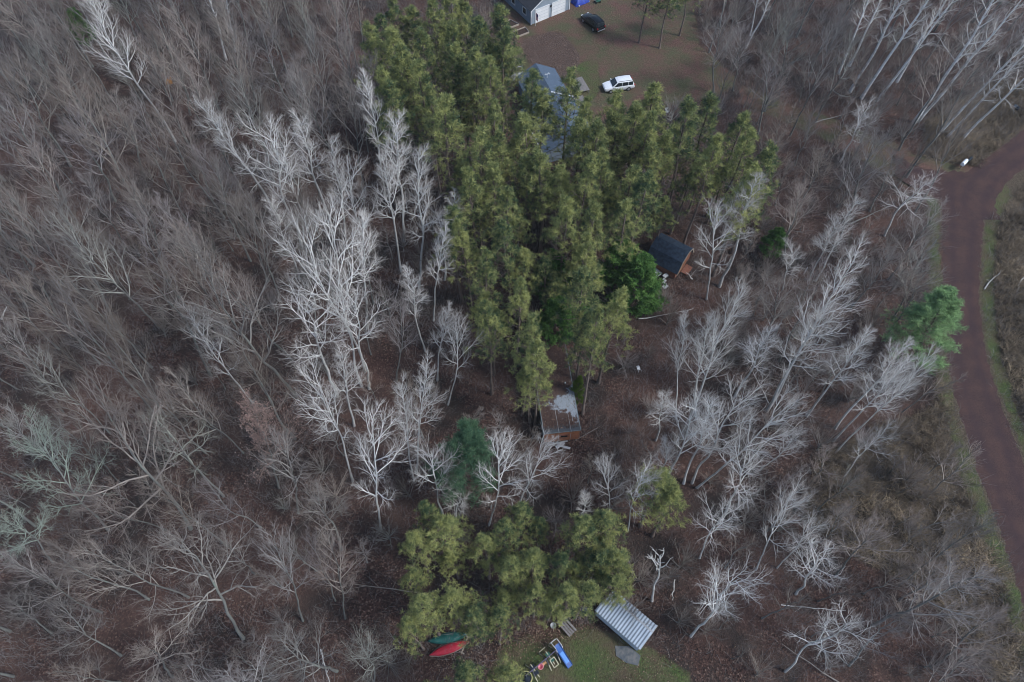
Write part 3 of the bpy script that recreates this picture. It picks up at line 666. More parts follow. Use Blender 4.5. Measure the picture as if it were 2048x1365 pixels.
for it in range(9000):
    x = R_.uniform(-100, 100); y = R_.uniform(-6, 128); h = R_.uniform(12, 19)
    q = proj(x, y, h*.8); b = proj(x, y, 0)
    if not ((-60 < q[0] < 2110 and -70 < q[1] < 1430) or (0 < b[0] < 2048 and 0 < b[1] < 1365)): continue
    dens = .75 if q[0] < 720 else 1.0 if q[1] < 500 else 1.25
    if q[0] > 1580 and q[1] > 850: dens = 1.5
    if not ok(x, y, h, R_.uniform(4.5, 6.2)*dens): continue
    plant('hardwood' if R_.random() < .92 else 'oak', x, y, h, h*R_.uniform(.15, .23), (R_.gauss(0, .05)*h, R_.gauss(0, .05)*h)); cnt += 1
    if cnt >= 190: break
scnt = 0
for it in range(9000):
    x = R_.uniform(-95, 95); y = R_.uniform(0, 125); h = R_.uniform(5, 10)
    q = proj(x, y, h*.8)
    if not (-20 < q[0] < 2070 and -20 < q[1] < 1385): continue
    if not ok(x, y, h, R_.uniform(1.6, 2.6)): continue
    plant('sapling', x, y, h, None, (R_.gauss(0, .09)*h, R_.gauss(0, .09)*h)); scnt += 1
    if scnt >= 260: break
bcnt = 0
BADB = [YARD, LAWNB, ROADP, gp([(1800, 300), (2100, 150), (2100, 440), (1840, 430)]), gp([(1055, 690), (1140, 690), (1175, 900), (1080, 910)]), gp([(1270, 440), (1400, 440), (1400, 600), (1270, 600)])]
for it in range(9000):
    x = R_.uniform(-95, 95); y = R_.uniform(3, 122); h = R_.uniform(1.8, 4.2)
    q = proj(x, y, h*.8)
    if not (0 < q[0] < 2048 and 0 < q[1] < 1365): continue
    if R_.random() > (1.0 if q[0] > 1180 and q[1] > 420 else .3): continue
    if any(inpoly(P, np.array([x]), np.array([y]))[0] for P in BADB): continue
    if any((x-a[0])**2+(y-a[1])**2 < 1.4 for a in PLACED): continue
    if any((x-p[0])**2+(y-p[1])**2 < 5 for p in ROADE): continue
    plant('bush', x, y, h, None, (R_.gauss(0, .1)*h, R_.gauss(0, .1)*h)); bcnt += 1
    if bcnt >= 230: break
print('trees', len(PLACED), cnt, scnt, bcnt)

# ---------------------------------------------------------------- stuff on the ground
def scatter(n, seed, test, xr=(-100, 100), yr=(0, 130)):
    r = np.random.default_rng(seed); x = r.uniform(*xr, n); y = r.uniform(*yr, n); k = test(x, y, r); return x[k], y[k], r
FORB = lambda x, y: inpoly(YARD, x, y) | inpoly(LAWNB, x, y) | inpoly(ROADP, x, y)
BUILD = []   # footprints (polygons) kept clear, filled below
DRIVE = gp([(1960, 440), (1850, 400), (1780, 358), (1640, 262), (1480, 200), (1480, 170), (1640, 232), (1790, 285), (1860, 320), (1960, 335), (2100, 190), (2300, 130), (2300, 220), (2100, 340)])
HOUSEP = gp([(1025, 140), (1110, 130), (1175, 160), (1180, 300), (1060, 310), (1035, 240)])
TRAILP = gp([(1062, 700), (1135, 700), (1165, 870), (1088, 895)])
def forest(x, y, r): return ~(inpoly(YARD, x, y) | inpoly(LAWNB, x, y) | inpoly(ROADP, x, y) | inpoly(DRIVE, x, y) | inpoly(HOUSEP, x, y) | inpoly(TRAILP, x, y))
def gz(x, y): return 0*x-.12
# fallen leaves
x, y, r = scatter(150000, 21, lambda x, y, r: forest(x, y, r) & ~(inpoly(TANR, x, y) & (r.random(len(x)) < .8)))
x2, y2, _ = scatter(9000, 22, lambda x, y, r: inpoly(YARD, x, y) | inpoly(LAWNB, x, y))
def pile(q, rx, ry, n):
    c_ = G(*q); return c_[0]+r.normal(0, rx, n), c_[1]+r.normal(0, ry, n)
for q, rx, ry, n_ in (((1080, 1262), 1.6, .8, 2600), ((1165, 1235), 1.4, .8, 1200), ((1010, 1290), 1.5, 1.0, 900), ((900, 1320), 1.6, .6, 900), ((1290, 1340), 2.2, 1.2, 700)):
    a_, b_ = pile(q, rx, ry, n_); x2 = np.r_[x2, a_]; y2 = np.r_[y2, b_]
a_, b_, _ = scatter(60000, 23, lambda x, y, r: inpoly(BED_G, x, y), (0, 20), (85, 120)); npile = len(x2); x2 = np.r_[x2, a_]; y2 = np.r_[y2, b_]
TROOF = gp([(1072, 690), (1132, 690), (1163, 866), (1086, 870)])
x = np.r_[x, x2]; y = np.r_[y, y2]; n = len(x)
s = r.uniform(.035, .07, n); a = r.uniform(0, 6.283, n); tl = r.normal(0, .5, (n, 2))
cx = np.stack([np.cos(a), np.sin(a), tl[:, 0]], 1)*s[:, None]; cy = np.stack([-np.sin(a), np.cos(a), tl[:, 1]], 1)*s[:, None]*.7
c = np.stack([x, y, np.where(np.arange(n) < n-len(x2), r.uniform(-.08, .06, n), .03)], 1)
V = np.stack([c-cx, c-cy, c+cx, c+cy], 1).reshape(-1, 3)
tag(link('fallen_leaves', npmesh('fallen_leaves', V, np.arange(4*n).reshape(-1, 4), [M['litter']], attr={"tone": np.repeat(np.clip(r.random(n)**1.3+np.where(np.arange(n) > n-len(x2)+9000*0, .22, 0), 0, 1), 4)}, smooth=False)), 'reddish brown fallen leaves covering the forest floor', 'leaves', kind='stuff')
# ribbon blades: origin, n blades each
def blades(x, y, m, hgt, wd, spread, r, lean=(0, 0), z0=-.1, segs=2):
    N = len(x); o = np.stack([x, y, np.full(N, z0)], 1)[:, None]+np.concatenate([r.normal(0, spread, (N, m, 2)), np.zeros((N, m, 1))], 2)
    d = np.concatenate([r.normal(0, .45, (N, m, 2))+np.asarray(lean), np.ones((N, m, 1))], 2)
    if np.ndim(lean) == 2: pass
    L = hgt*(.5+.8*r.random((N, m, 1))); d = unit(d); P1 = o+d*L*.55; d2 = unit(d+np.concatenate([d[..., :2]*.9+r.normal(0, .3, (N, m, 2)), -.35*np.ones((N, m, 1))], 2)); P2 = P1+d2*L*.5
    sv = unit(np.cross(d, r.normal(0, 1, (N, m, 3))))*wd
    V = np.stack([o-sv, o+sv, P1+sv*.8, P1-sv*.8, P2+sv*.25, P2-sv*.25], 2).reshape(-1, 3)
    b = np.arange(N*m)*6
    F = np.concatenate([np.stack([b, b+1, b+2, b+3], 1), np.stack([b+3, b+2, b+4, b+5], 1)])
    return V, F
# brush of thin stems between the trees
x, y, r = scatter(60000, 31, lambda x, y, r: forest(x, y, r) & (vnoise(x+100, y+20, 7, 5) > r.random(len(x))*.75+.05))
V, F = blades(x, y, 7, 1.5, .011, .4, r)
tone = np.repeat(np.clip(vnoise(x+100, y+20, 4, 8)*.5+r.random(len(x))*.5, 0, 1), 7*6)
tag(link('brush', npmesh('brush', V, F, [M['brush']], attr={"tone": tone}, smooth=False)), 'thin grey brown stems of low brush between the trees', 'brush', kind='stuff')
# dry tall grass of the clearing and both road verges
def tang(x, y, r):
    k = inpoly(TANR, x, y) | (inpoly(CLEAR, x, y) & (r.random(len(x)) < .25))
    mow = (np.min([np.hypot(x-p[0], y-p[1]) for p in smoothline(ROADL, 60)], 0) < 1.2) | (np.min([np.hypot(x-p[0], y-p[1]) for p in smoothline(ROADR, 60)], 0) < 1.6)
    return k & ~mow & ~(inpoly(ROADP, x, y) | inpoly(DRIVE, x, y)) & (vnoise(x+100, y+50, 2.2, 15)*.6+vnoise(x+100, y+50, 6, 16)*.4 > .33+.14*r.random(len(x)))
x, y, r = scatter(64000, 41, tang, (20, 105), (5, 120))
V, F = blades(x, y, 10, 1.15, .022, .17, r)
tone = np.repeat(np.clip(vnoise(x+100, y+50, 5, 9)*.65+r.random(len(x))*.4, 0, 1), 60)
tag(link('tall_dry_grass', npmesh('tall_dry_grass', V, F, [M['tangrass']], attr={"tone": tone}, smooth=False)), 'tall tan dry grass beside the gravel road', 'dry grass', kind='stuff')
# short lawn
def lw(x, y, r):
    vg = ((np.min([np.hypot(x-p[0], y-p[1]) for p in smoothline(ROADL, 60)], 0) < 1.6) | (np.min([np.hypot(x-p[0], y-p[1]) for p in smoothline(ROADR, 60)], 0) < 2.0)) & ~(inpoly(ROADP, x, y) | inpoly(DRIVE, x, y))
    return vg | inpoly(LAWNB, x, y) | inpoly(GRASS1, x, y) | inpoly(GRASS2, x, y) | (inpoly(YARD, x, y) & (vnoise(x+100, y, 6, 4) > .62) & ~inpoly(HOUSEP, x, y) & ~inpoly(BED_G, x, y))
x, y, r = scatter(230000, 51, lw, (-20, 80), (0, 128))
V, F = blades(x, y, 2, .12, .012, .06, r, z0=-.02)
tone = np.repeat(np.clip(vnoise(x+100, y, 3, 19)*.5+r.random(len(x))*.45, 0, 1), 12)
tag(link('short_grass', npmesh('short_grass', V, F, [M['lawn']], attr={"tone": tone}, smooth=False)), 'short green brown grass of the yards and road verges', 'grass', kind='stuff')

# ---------------------------------------------------------------- more materials for the made things
M['shingle_dark'] = simple('dark_shingles', (.045, .048, .058), (.03, .032, .04), 5, .85, .2, bmp=.4)
M['shingle'] = simple('blue_grey_shingles', (.095, .13, .18), (.065, .09, .13), 4, .85, .2, bmp=.4)
M['siding'] = simple('pale_blue_siding', (.30, .35, .41), (.26, .31, .37), 2, .6, .3)
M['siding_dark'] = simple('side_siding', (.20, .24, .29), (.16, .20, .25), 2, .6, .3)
M['white'] = simple('white_paint', (.72, .73, .74), (.62, .64, .66), 4, .5, .4)
M['door_white'] = simple('white_garage_door', (.85, .86, .87), (.75, .77, .79), 1.5, .4, .4)
M['glass'] = simple('window_glass', (.02, .03, .035), (.015, .02, .025), 1, .08, .6)
M['wood'] = simple('grey_boards', (.26, .24, .23), (.15, .135, .13), 6, .85, .15, bmp=.3)
M['whiteboard'] = simple('bleached_boards', (.52, .53, .54), (.30, .31, .32), 5, .8, .2)
M['newboard'] = simple('pale_lumber', (.42, .36, .29), (.28, .23, .19), 5, .8, .2)
M['soil'] = simple('garden_soil', (.07, .048, .04), (.035, .025, .02), 6, .95, .1, bmp=.6)
M['tarp'] = simple('blue_tarp', (.03, .07, .42), (.015, .035, .26), 3, .5, .4, bmp=.8)
M['navy'] = simple('shed_shingles', (.045, .065, .10), (.026, .038, .055), 3, .85, .15, bmp=.5)
M['rust'] = simple('rust_boards', (.30, .13, .085), (.19, .085, .06), 5, .85, .2)
M['orange'] = simple('orange_siding', (.42, .17, .085), (.26, .11, .065), 3, .75, .25)
M['dark'] = simple('dark_opening', (.012, .012, .014), None, 2, .9, .1)
M['trailer_side'] = simple('weathered_trim', (.20, .23, .24), (.11, .13, .14), 5, .7, .3)
M['tin'] = simple('galvanised_metal', (.52, .58, .65), (.42, .48, .55), 1.2, .5, .5, .1)
M['tin_shade'] = simple('shaded_groove_metal', (.20, .24, .29), (.15, .18, .22), 1.2, .6, .4, .2)  # darker tin: the ribs' alternating reflection painted into the groove colour
M['black_metal'] = simple('black_metal', (.02, .02, .022), None, 3, .5, .4)
M['steel'] = simple('painted_steel', (.45, .45, .46), (.3, .3, .31), 3, .45, .4)
M['red'] = simple('red_hull', (.52, .02, .045), (.38, .015, .035), 2.5, .42, .4)
M['teal'] = simple('green_hull', (.012, .10, .085), (.008, .065, .058), 2.5, .42, .4)
M['blue'] = simple('blue_plastic', (.02, .09, .32), (.015, .065, .25), 2, .35, .5)
M['blue_light'] = simple('light_blue_plastic', (.06, .24, .60), (.05, .18, .5), 2, .35, .5)
M['cream'] = simple('cream_tube', (.62, .58, .42), (.5, .46, .34), 3, .5, .4)
M['yellow'] = simple('yellow_ring', (.55, .50, .22), (.42, .38, .17), 3, .5, .4)
M['pink'] = simple('pink_plastic', (.72, .26, .30), (.62, .18, .22), 3, .45, .4)
M['orange_plastic'] = simple('orange_plastic', (.62, .32, .15), (.5, .24, .12), 3, .45, .4)
M['net'] = simple('dark_fabric', (.025, .035, .05), (.015, .02, .03), 4, .8, .2)
M['purple'] = simple('purple_tube', (.10, .085, .15), (.07, .06, .11), 3, .5, .4)
M['concrete'] = simple('patio_slabs', (.16, .155, .15), (.07, .085, .10), 2.2, .9, .2, bmp=.3)
M['green'] = simple('green_plastic', (.03, .12, .09), (.02, .08, .06), 3, .5, .4)
M['flag_red'] = simple('flag_red', (.55, .06, .06), None, 3, .8, .1); M['flag_blue'] = simple('flag_blue', (.04, .05, .18), None, 3, .8, .1)
def trailer_roof_mat():
    m, nt, b = newmat('leaf_covered_roof', .9, .2)
    tc = nt.nodes.new("ShaderNodeTexCoord"); sx = nt.nodes.new("ShaderNodeSeparateXYZ"); nt.links.new(tc.outputs["Object"], sx.inputs[0])
    n = noise(nt, 1.1, 8, dist=1.0, rough=.75); nf = noise(nt, 9, 5, rough=.8)
    # the bare metal shows in a patch towards the near end
    g = math_(nt, 'ABSOLUTE', math_(nt, 'SUBTRACT', sx.outputs["Y"], -3.1)); g = math_(nt, 'MULTIPLY_ADD', g, -.13, .45)
    g = math_(nt, 'ADD', g, math_(nt, 'MULTIPLY', sx.outputs["X"], .10)); f = math_(nt, 'ADD', n, math_(nt, 'MULTIPLY_ADD', nf, .12, -.06)); f = math_(nt, 'ADD', f, g)
    k = ramp(nt, f, [(.84, (0, 0, 0)), (.90, (1, 1, 1))])
    leaf = ramp(nt, nf, [(.3, (.05, .034, .03)), (.7, (.11, .07, .058))]); metal = ramp(nt, nf, [(.38, (.13, .15, .17)), (.6, (.36, .39, .43))])
    e = ramp(nt, math_(nt, 'MULTIPLY', sx.outputs["Y"], -.1), [(.56, (0, 0, 0)), (.60, (1, 1, 1))])
    nt.links.new(mix(nt, e, mix(nt, k, leaf, metal), (.075, .082, .09)), b.inputs[0]); bump(nt, b, nf, .5, .04); return m
M['trailer_roof'] = trailer_roof_mat()
def carpaint(name, c, rough=.25):
    m, nt, b = newmat(name, rough, .5); n = noise(nt, 4, 4)
    nt.links.new(ramp(nt, n, [(.3, tuple(x*.88 for x in c)), (.7, c)]), b.inputs[0]); b.inputs["Coat Weight"].default_value = .6; b.inputs["Coat Roughness"].default_value = .1; return m
M['car_white'] = carpaint('white_car_paint', (.80, .82, .84)); M['car_black'] = simple('black_car_paint', (.006, .007, .010), (.005, .006, .008), 3, .18, .35)
M['tyre'] = simple('tyre_rubber', (.02, .02, .02), None, 4, .85, .2); M['rim'] = simple('alloy_rim', (.45, .46, .48), None, 4, .35, .5, .6)
M['lamp'] = simple('lamp_glass', (.75, .77, .78), None, 3, .1, .6); M['tail'] = simple('tail_lamp', (.45, .02, .02), None, 3, .2, .6)

# ---------------------------------------------------------------- cars
def car(name, label, cat, x, y, rz, paint, L=4.75, Wd=1.86, Ht=1.66, wagon=True):
    c = thing(name, label, cat, (x, y, 0), rz); h = Wd/2
    b = MB(); rings = []
    for px, wf, z0, zb in [(-L/2, .80, .42, .72), (-L/2+.12, .93, .30, .95), (-L/2+.7, 1, .26, 1.02), (-.6, 1, .24, 1.02), (.75, 1, .24, .98), (1.35, .98, .25, .95), (L/2-.45, .93, .28, .86), (L/2-.12, .84, .32, .76), (L/2, .70, .42, .62)]:
        wv = h*wf; zm = (z0+zb)/2
        rings.append([(px, -wv*.9, z0), (px, -wv, zm-.05), (px, -wv*.985, zb-.12), (px, -wv*.90, zb), (px, wv*.90, zb), (px, wv*.985, zb-.12), (px, wv, zm-.05), (px, wv*.9, z0)])
    b.loft(rings)
    # the cabin
    cab = [(-L/2+.22, .80, 1.0, .90), (-L/2+.55, .84, Ht-.06, .78), (-1.0, .86, Ht, .80), (.0, .86, Ht-.02, .80), (.42, .84, Ht-.10, .78), (1.22, .80, .96, .88)]
    rr = []
    for px, wb, zt, wt in cab:
        rr.append([(px, -h*.92, .93), (px, -h*wt, zt-.05), (px, -h*(wt-.10), zt), (px, h*(wt-.10), zt), (px, h*wt, zt-.05), (px, h*.92, .93)])
    b.loft(rr); b.build('body', paint, c, .03, True)
    g = MB(); e = .012
    g.slab([(1.16, -h*.76, 1.02+e), (1.16, h*.76, 1.02+e), (.50, h*.68, Ht-.11+e), (.50, -h*.68, Ht-.11+e)], .02); g.build('windshield', M['glass'], c)
    g = MB(); g.slab([(-L/2+.24, -h*.72, 1.06), (-L/2+.24, h*.72, 1.06), (-L/2+.50, h*.66, Ht-.12), (-L/2+.50, -h*.66, Ht-.12)], .02)
    for i, v in enumerate(g.v): g.v[i] = (v[0]-.04, v[1], v[2]+.02)
    g.build('rear_window', M['glass'], c)
    for s in (-1, 1):
        for xa, xb in ((.92, -.22), (-.30, -1.22), (-1.30, -1.95)):
            xt, xu = (min(xa, .36), xb) if xa > 0 else (xa, xb)
            g = MB(); y0 = s*(h*.93+e); y1 = s*(h*.80+e)
            g.add([(xa, y0, 1.02), (xb, y0, 1.02), (xu, y1, Ht-.12), (xt, y1, Ht-.12), (xa, y0-s*.05, 1.02), (xb, y0-s*.05, 1.02), (xu, y1-s*.05, Ht-.12), (xt, y1-s*.05, Ht-.12)],
                  [(0, 1, 2, 3), (7, 6, 5, 4), (0, 4, 5, 1), (1, 5, 6, 2), (2, 6, 7, 3), (3, 7, 4, 0)])
            g.build('side_window', M['glass'], c)
        MB().bar((.2, s*h*.70, Ht+.05), (-1.75, s*h*.70, Ht+.05), .028).bar((.2, s*h*.70, Ht-.03), (.2, s*h*.70, Ht+.05), .02).bar((-1.75, s*h*.70, Ht-.05), (-1.75, s*h*.70, Ht+.05), .02).build('roof_rail', M['black_metal'], c)
        MB().box((.95, s*(h+.10), 1.05), (.14, .20, .13)).build('mirror', paint, c, .02)
        MB().box((L/2-.16, s*h*.62, .72), (.22, .34, .13), rz=-s*.35).build('headlight', M['lamp'], c, .02)
        MB().box((-L/2+.10, s*h*.80, .86), (.16, .22, .22)).build('tail_light', M['tail'], c, .02)
        for wx in (-1.36, 1.42):
            w_ = MB().bar((wx, s*(h-.20), .34), (wx, s*(h+.015), .34), .35, 20).build('wheel', M['tyre'], c, .02)
            rm = MB().bar((wx, s*(h-.05), .34), (wx, s*(h+.03), .34), .22, 16)
            rm.build('rim', M['rim'], w_)
    MB().box((L/2-.04, 0, .46), (.12, Wd*.72, .14)).build('front_bumper', M['black_metal'], c, .02)
    MB().box((-L/2+.02, 0, .50), (.12, Wd*.78, .16)).build('rear_bumper', M['steel'] if paint is M['car_black'] else M['black_metal'], c, .02)
    return c
p = G(1236, 177); a = G(1206, 180); b_ = G(1267, 171)
car('parked_car', 'white station wagon SUV with roof rails parked on the reddish drive', 'car', p[0], p[1], math.atan2(a[1]-b_[1], a[0]-b_[0]), M['car_white'])
p = G(1185, 51); a = G(1171, 38); b_ = G(1200, 64)
car('parked_car', 'black SUV parked on the dirt yard in front of the garage', 'car', p[0], p[1], math.atan2(a[1]-b_[1], a[0]-b_[0]), M['car_black'])

# ---------------------------------------------------------------- garage
def local(o, z=None):
    Mi = o.matrix_world.inverted(); return Mi
fl = G(1062, 50); fr = G(1138, 19); ang = math.atan2(fr[1]-fl[1], fr[0]-fl[0]); Wg = float(np.linalg.norm(fr-fl)); Dg = 9.0
g_ = thing('garage', 'pale blue garage with two white doors under a dark shingle roof', 'garage', (fl[0], fl[1], 0), ang)
he, rise = 2.7, 2.3
wl = MB(); wl.add([(0, 0, 0), (Wg, 0, 0), (Wg, 0, he), (Wg/2, 0, he+rise), (0, 0, he), (0, .12, 0), (Wg, .12, 0), (Wg, .12, he), (Wg/2, .12, he+rise), (0, .12, he)],
                  [(0, 1, 2, 3, 4), (9, 8, 7, 6, 5), (0, 5, 6, 1), (1, 6, 7, 2), (2, 7, 8, 3), (3, 8, 9, 4), (4, 9, 5, 0)])
wl.add([(0, Dg, 0), (Wg, Dg, 0), (Wg, Dg, he), (Wg/2, Dg, he+rise), (0, Dg, he), (0, Dg-.12, 0), (Wg, Dg-.12, 0), (Wg, Dg-.12, he), (Wg/2, Dg-.12, he+rise), (0, Dg-.12, he)],
       [(0, 1, 2, 3, 4), (9, 8, 7, 6, 5), (0, 5, 6, 1), (1, 6, 7, 2), (2, 7, 8, 3), (3, 8, 9, 4), (4, 9, 5, 0)])
wl.build('front_wall', M['siding'], g_)
sw = MB()
for xx in (.06, Wg-.06): sw.box((xx, Dg/2, he/2), (.12, Dg-.25, he))
for k in range(12): sw.box((-.01, Dg/2, .12+k*.22), (.03, Dg-.25, .02))
sw.build('side_wall', M['siding_dark'], g_)
rf = MB(); ov = .35; sl_ = rise/(Wg/2)
for s, x0, x1 in ((1, -ov, Wg/2), (-1, Wg+ov, Wg/2)):
    rf.slab([(x0, -ov, he+.12-ov*sl_), (x1, -ov, he+rise+.12), (x1, Dg+ov, he+rise+.12), (x0, Dg+ov, he+.12-ov*sl_)], .1)
rf.build('roof', M['shingle_dark'], g_)
MB().plank((-ov, -ov-.02, he-ov*sl_+.04), (Wg/2, -ov-.02, he+rise+.04), .05, .16).plank((Wg+ov, -ov-.02, he-ov*sl_+.04), (Wg/2, -ov-.02, he+rise+.04), .05, .16).build('fascia', M['white'], g_)
for x0, x1 in ((.85, 3.35), (4.05, 6.55)):
    sc = Wg/7.5; x0 *= sc; x1 *= sc
    d = MB().box(((x0+x1)/2, -.03, 1.12), (x1-x0, .05, 2.24))
    dd = d.build('garage_door', M['door_white'], g_)
    pl = MB()
    for k in range(1, 4): pl.box(((x0+x1)/2, -.058, k*.56), (x1-x0-.04, .008, .02))
    pl.build('panel_joint', M['siding'], dd)
    tr = MB(); tr.box((x0-.06, -.04, 1.15), (.12, .08, 2.3)).box((x1+.06, -.04, 1.15), (.12, .08, 2.3)).box(((x0+x1)/2, -.04, 2.34), (x1-x0+.24, .08, .14)); tr.build('door_frame', M['white'], g_)
MB().box((.0, -.0, 1.3), (.16, .16, 2.6)).box((Wg, 0, 1.3), (.16, .16, 2.6)).build('corner_trim', M['white'], g_)
for yy in (1.9, 5.2):
    wn = MB().box((-.03, yy, 1.45), (.05, .9, 1.0)).build('window', M['glass'], g_)
    MB().box((-.05, yy-.5, 1.45), (.05, .1, 1.2)).box((-.05, yy+.5, 1.45), (.05, .1, 1.2)).box((-.05, yy, 2.0), (.05, .9, .1)).box((-.05, yy, .90), (.05, .9, .1)).build('window_frame', M['white'], wn)
MB().box((Wg/2-.35*Wg/7.5*0, -.1, 2.0), (.16, .16, .26)).build('wall_lamp', M['black_metal'], g_)
# flag beside the left door
fp = G(1071, 52)
f_ = thing('flag', 'small red white and blue striped flag hanging at the garage corner', 'flag', (fp[0], fp[1], 0), ang)
MB().bar((0, 0, 0), (0, 0, 2.6), .025).bar((0, 0, 2.3), (.0, -.5, 2.62), .015).build('pole', M['white'], f_)
for k in range(7):
    fb = MB(); x0 = -.30+k*.09
    for j in range(5): fb.box((.02*math.sin(j*1.3+k*.4), -.32+x0*.9, 2.2-.24*j), (.02, .085, .25))
    fb.build('stripe', M['flag_red'] if k % 2 == 0 else M['white'], f_)
MB().box((-.025, -.46, 2.12), (.02, .34, .42)).build('canton', M['flag_blue'], f_)
# blue tarp over something beside the garage
tp = G(1160, 4)
t_ = thing('tarp_heap', 'bright blue tarpaulin draped over a low stack right of the garage', 'tarp', (tp[0], tp[1], 0), ang)
mb = MB(); n1, n2 = 12, 8; rg = random.Random(4)
for i in range(n1):
    for j in range(n2):
        u, v = i/(n1-1)*2-1, j/(n2-1)*2-1; e = max(abs(u), abs(v))
        mb.v.append((u*1.45+rg.gauss(0, .03), v*.95+rg.gauss(0, .03), .02 if e > .95 else 1.0*(1-max(0, e-.6)*1.1)+rg.gauss(0, .04)))
mb.f = [(i*n2+j, (i+1)*n2+j, (i+1)*n2+j+1, i*n2+j+1) for i in range(n1-1) for j in range(n2-1)]
mb.build('cover', M['tarp'], t_, smooth=True)
MB().box((1.2, -.75, .03), (.7, .12, .05)).box((-.9, -1.0, .10), (.22, .16, .2)).build('weight', M['whiteboard'], t_, .02)
mp_ = G(1195, 5)
m_ = thing('lawn_mower', 'small dark green mower with red wheel hub beside the blue tarpaulin', 'mower', (mp_[0], mp_[1], 0), .5)
MB().box((0, 0, .28), (.9, .55, .22)).box((-.25, 0, .48), (.4, .4, .25)).build('deck', M['green'], m_, .04)
MB().bar((-.4, -.22, .4), (-1.1, -.25, .95), .02).bar((-.4, .22, .4), (-1.1, .25, .95), .02).bar((-1.1, -.25, .95), (-1.1, .25, .95), .02).build('handle', M['steel'], m_)
for wx in (-.35, .35):
    for wy in (-.32, .32): MB().bar((wx, wy-.04, .14), (wx, wy+.04, .14), .14, 12).build('wheel', M['tyre'], m_)
# ---------------------------------------------------------------- raised garden beds
for c0, c1, c2, c3, lab in [((996, 53), (1020, 42), (1038, 51), (1004, 64), 'timber-edged garden bed nearer the garage, upper of two'),
                            ((1024, 67), (1050, 57), (1058, 67), (1032, 77), 'timber-edged garden bed farther from the garage, lower of two')]:
    P = [G(*q) for q in (c0, c1, c2, c3)]; o = sum(P)/4
    bd = thing('garden_bed', lab, 'garden bed', (o[0], o[1], 0), 0, 'garden beds by the garage')
    Q = [(q[0]-o[0], q[1]-o[1]) for q in P]
    MB().slab([(q[0]*.97, q[1]*.97, .14) for q in Q], .1).build('soil', M['soil'], bd)
    for i in range(4):
        a_, b2 = Q[i], Q[(i+1) % 4]; MB().plank((*a_, .15), (*b2, .15), .09 if i % 2 else .12, .26).build('board', M['newboard'] if i % 2 == 0 else M['wood'], bd)
# ---------------------------------------------------------------- house
ax = math.radians(-76)
hp = G(1073, 147, 2.6); dx_ = np.array([math.cos(math.radians(14)), math.sin(math.radians(14))]); dy_ = np.array([math.sin(math.radians(19)), -math.cos(math.radians(19))])
hs = thing('house', 'long house with blue grey shingle roof half hidden under pines', 'house', (hp[0], hp[1], 0), math.radians(19))
# local: +x across, -y towards the camera
def gable(mbw, mbr, x0, x1, y0, y1, he, rise, ov=.35, xr=None):
    xr = (x0+x1)/2 if xr is None else xr
    for yy in (y0+.08, y1-.08):
        mbw.add([(x0, yy-.08, 0), (x1, yy-.08, 0), (x1, yy-.08, he), (xr, yy-.08, he+rise), (x0, yy-.08, he), (x0, yy+.08, 0), (x1, yy+.08, 0), (x1, yy+.08, he), (xr, yy+.08, he+rise), (x0, yy+.08, he)],
                [(0, 1, 2, 3, 4), (9, 8, 7, 6, 5), (0, 5, 6, 1), (1, 6, 7, 2), (2, 7, 8, 3), (3, 8, 9, 4), (4, 9, 5, 0)])
    for xx in (x0+.08, x1-.08): mbw.box((xx, (y0+y1)/2, he/2), (.16, y1-y0-.33, he))
    for xe, ss in ((x0, -1), (x1, 1)):
        k = rise/abs(xr-xe); mbr.slab([(xe+ss*ov, y0-ov, he+.14-ov*k), (xr, y0-ov, he+rise+.14), (xr, y1+ov, he+rise+.14), (xe+ss*ov, y1+ov, he+.14-ov*k)], .12)
w1, r1 = MB(), MB(); gable(w1, r1, -2.8, 2.7, -6.4, 0, 2.5, 1.5); w1.build('wall', M['siding_dark'], hs); r1.build('roof', M['shingle'], hs)
w2, r2 = MB(), MB(); gable(w2, r2, -4.4, 3.1, -15.5, -6.8, 2.3, 1.75, xr=-.2); w2.build('wall', M['siding_dark'], hs); r2.build('roof', M['shingle'], hs)
MB().plank((-.2, -6.44, 4.24), (3.4, -6.44, 2.46), .12, .10).build('ridge_flashing', M['white'], hs)
MB().plank((-4.82, -6.7, 2.22), (-4.82, -15.6, 2.22), .12, .12).build('gutter', M['white'], hs)
for vx, vy, vz in ((.9, -9.4, 3.9), (1.9, -8.6, 3.2), (-1.0, -1.2, 3.6)):
    MB().bar((vx, vy, vz-.5), (vx, vy, vz+.35), .09, 10).build('vent_pipe', M['white'], hs)
MB().bar((.5, -3.0, 3.6), (.5, -3.0, 4.6), .03).bar((.1, -3.0, 4.5), (1.0, -2.9, 4.5), .025).bar((.35, -3.2, 4.55), (.35, -2.7, 4.55), .02).bar((.75, -3.2, 4.55), (.75, -2.7, 4.55), .02).build('aerial', M['white'], hs)
for wy in (-9, -12.5):
    wn = MB().box((3.12, wy, 1.4), (.06, 1.2, 1.0)).build('window', M['glass'], hs)
    MB().box((3.15, wy-.65, 1.4), (.06, .1, 1.2)).box((3.15, wy+.65, 1.4), (.06, .1, 1.2)).build('frame', M['white'], wn)
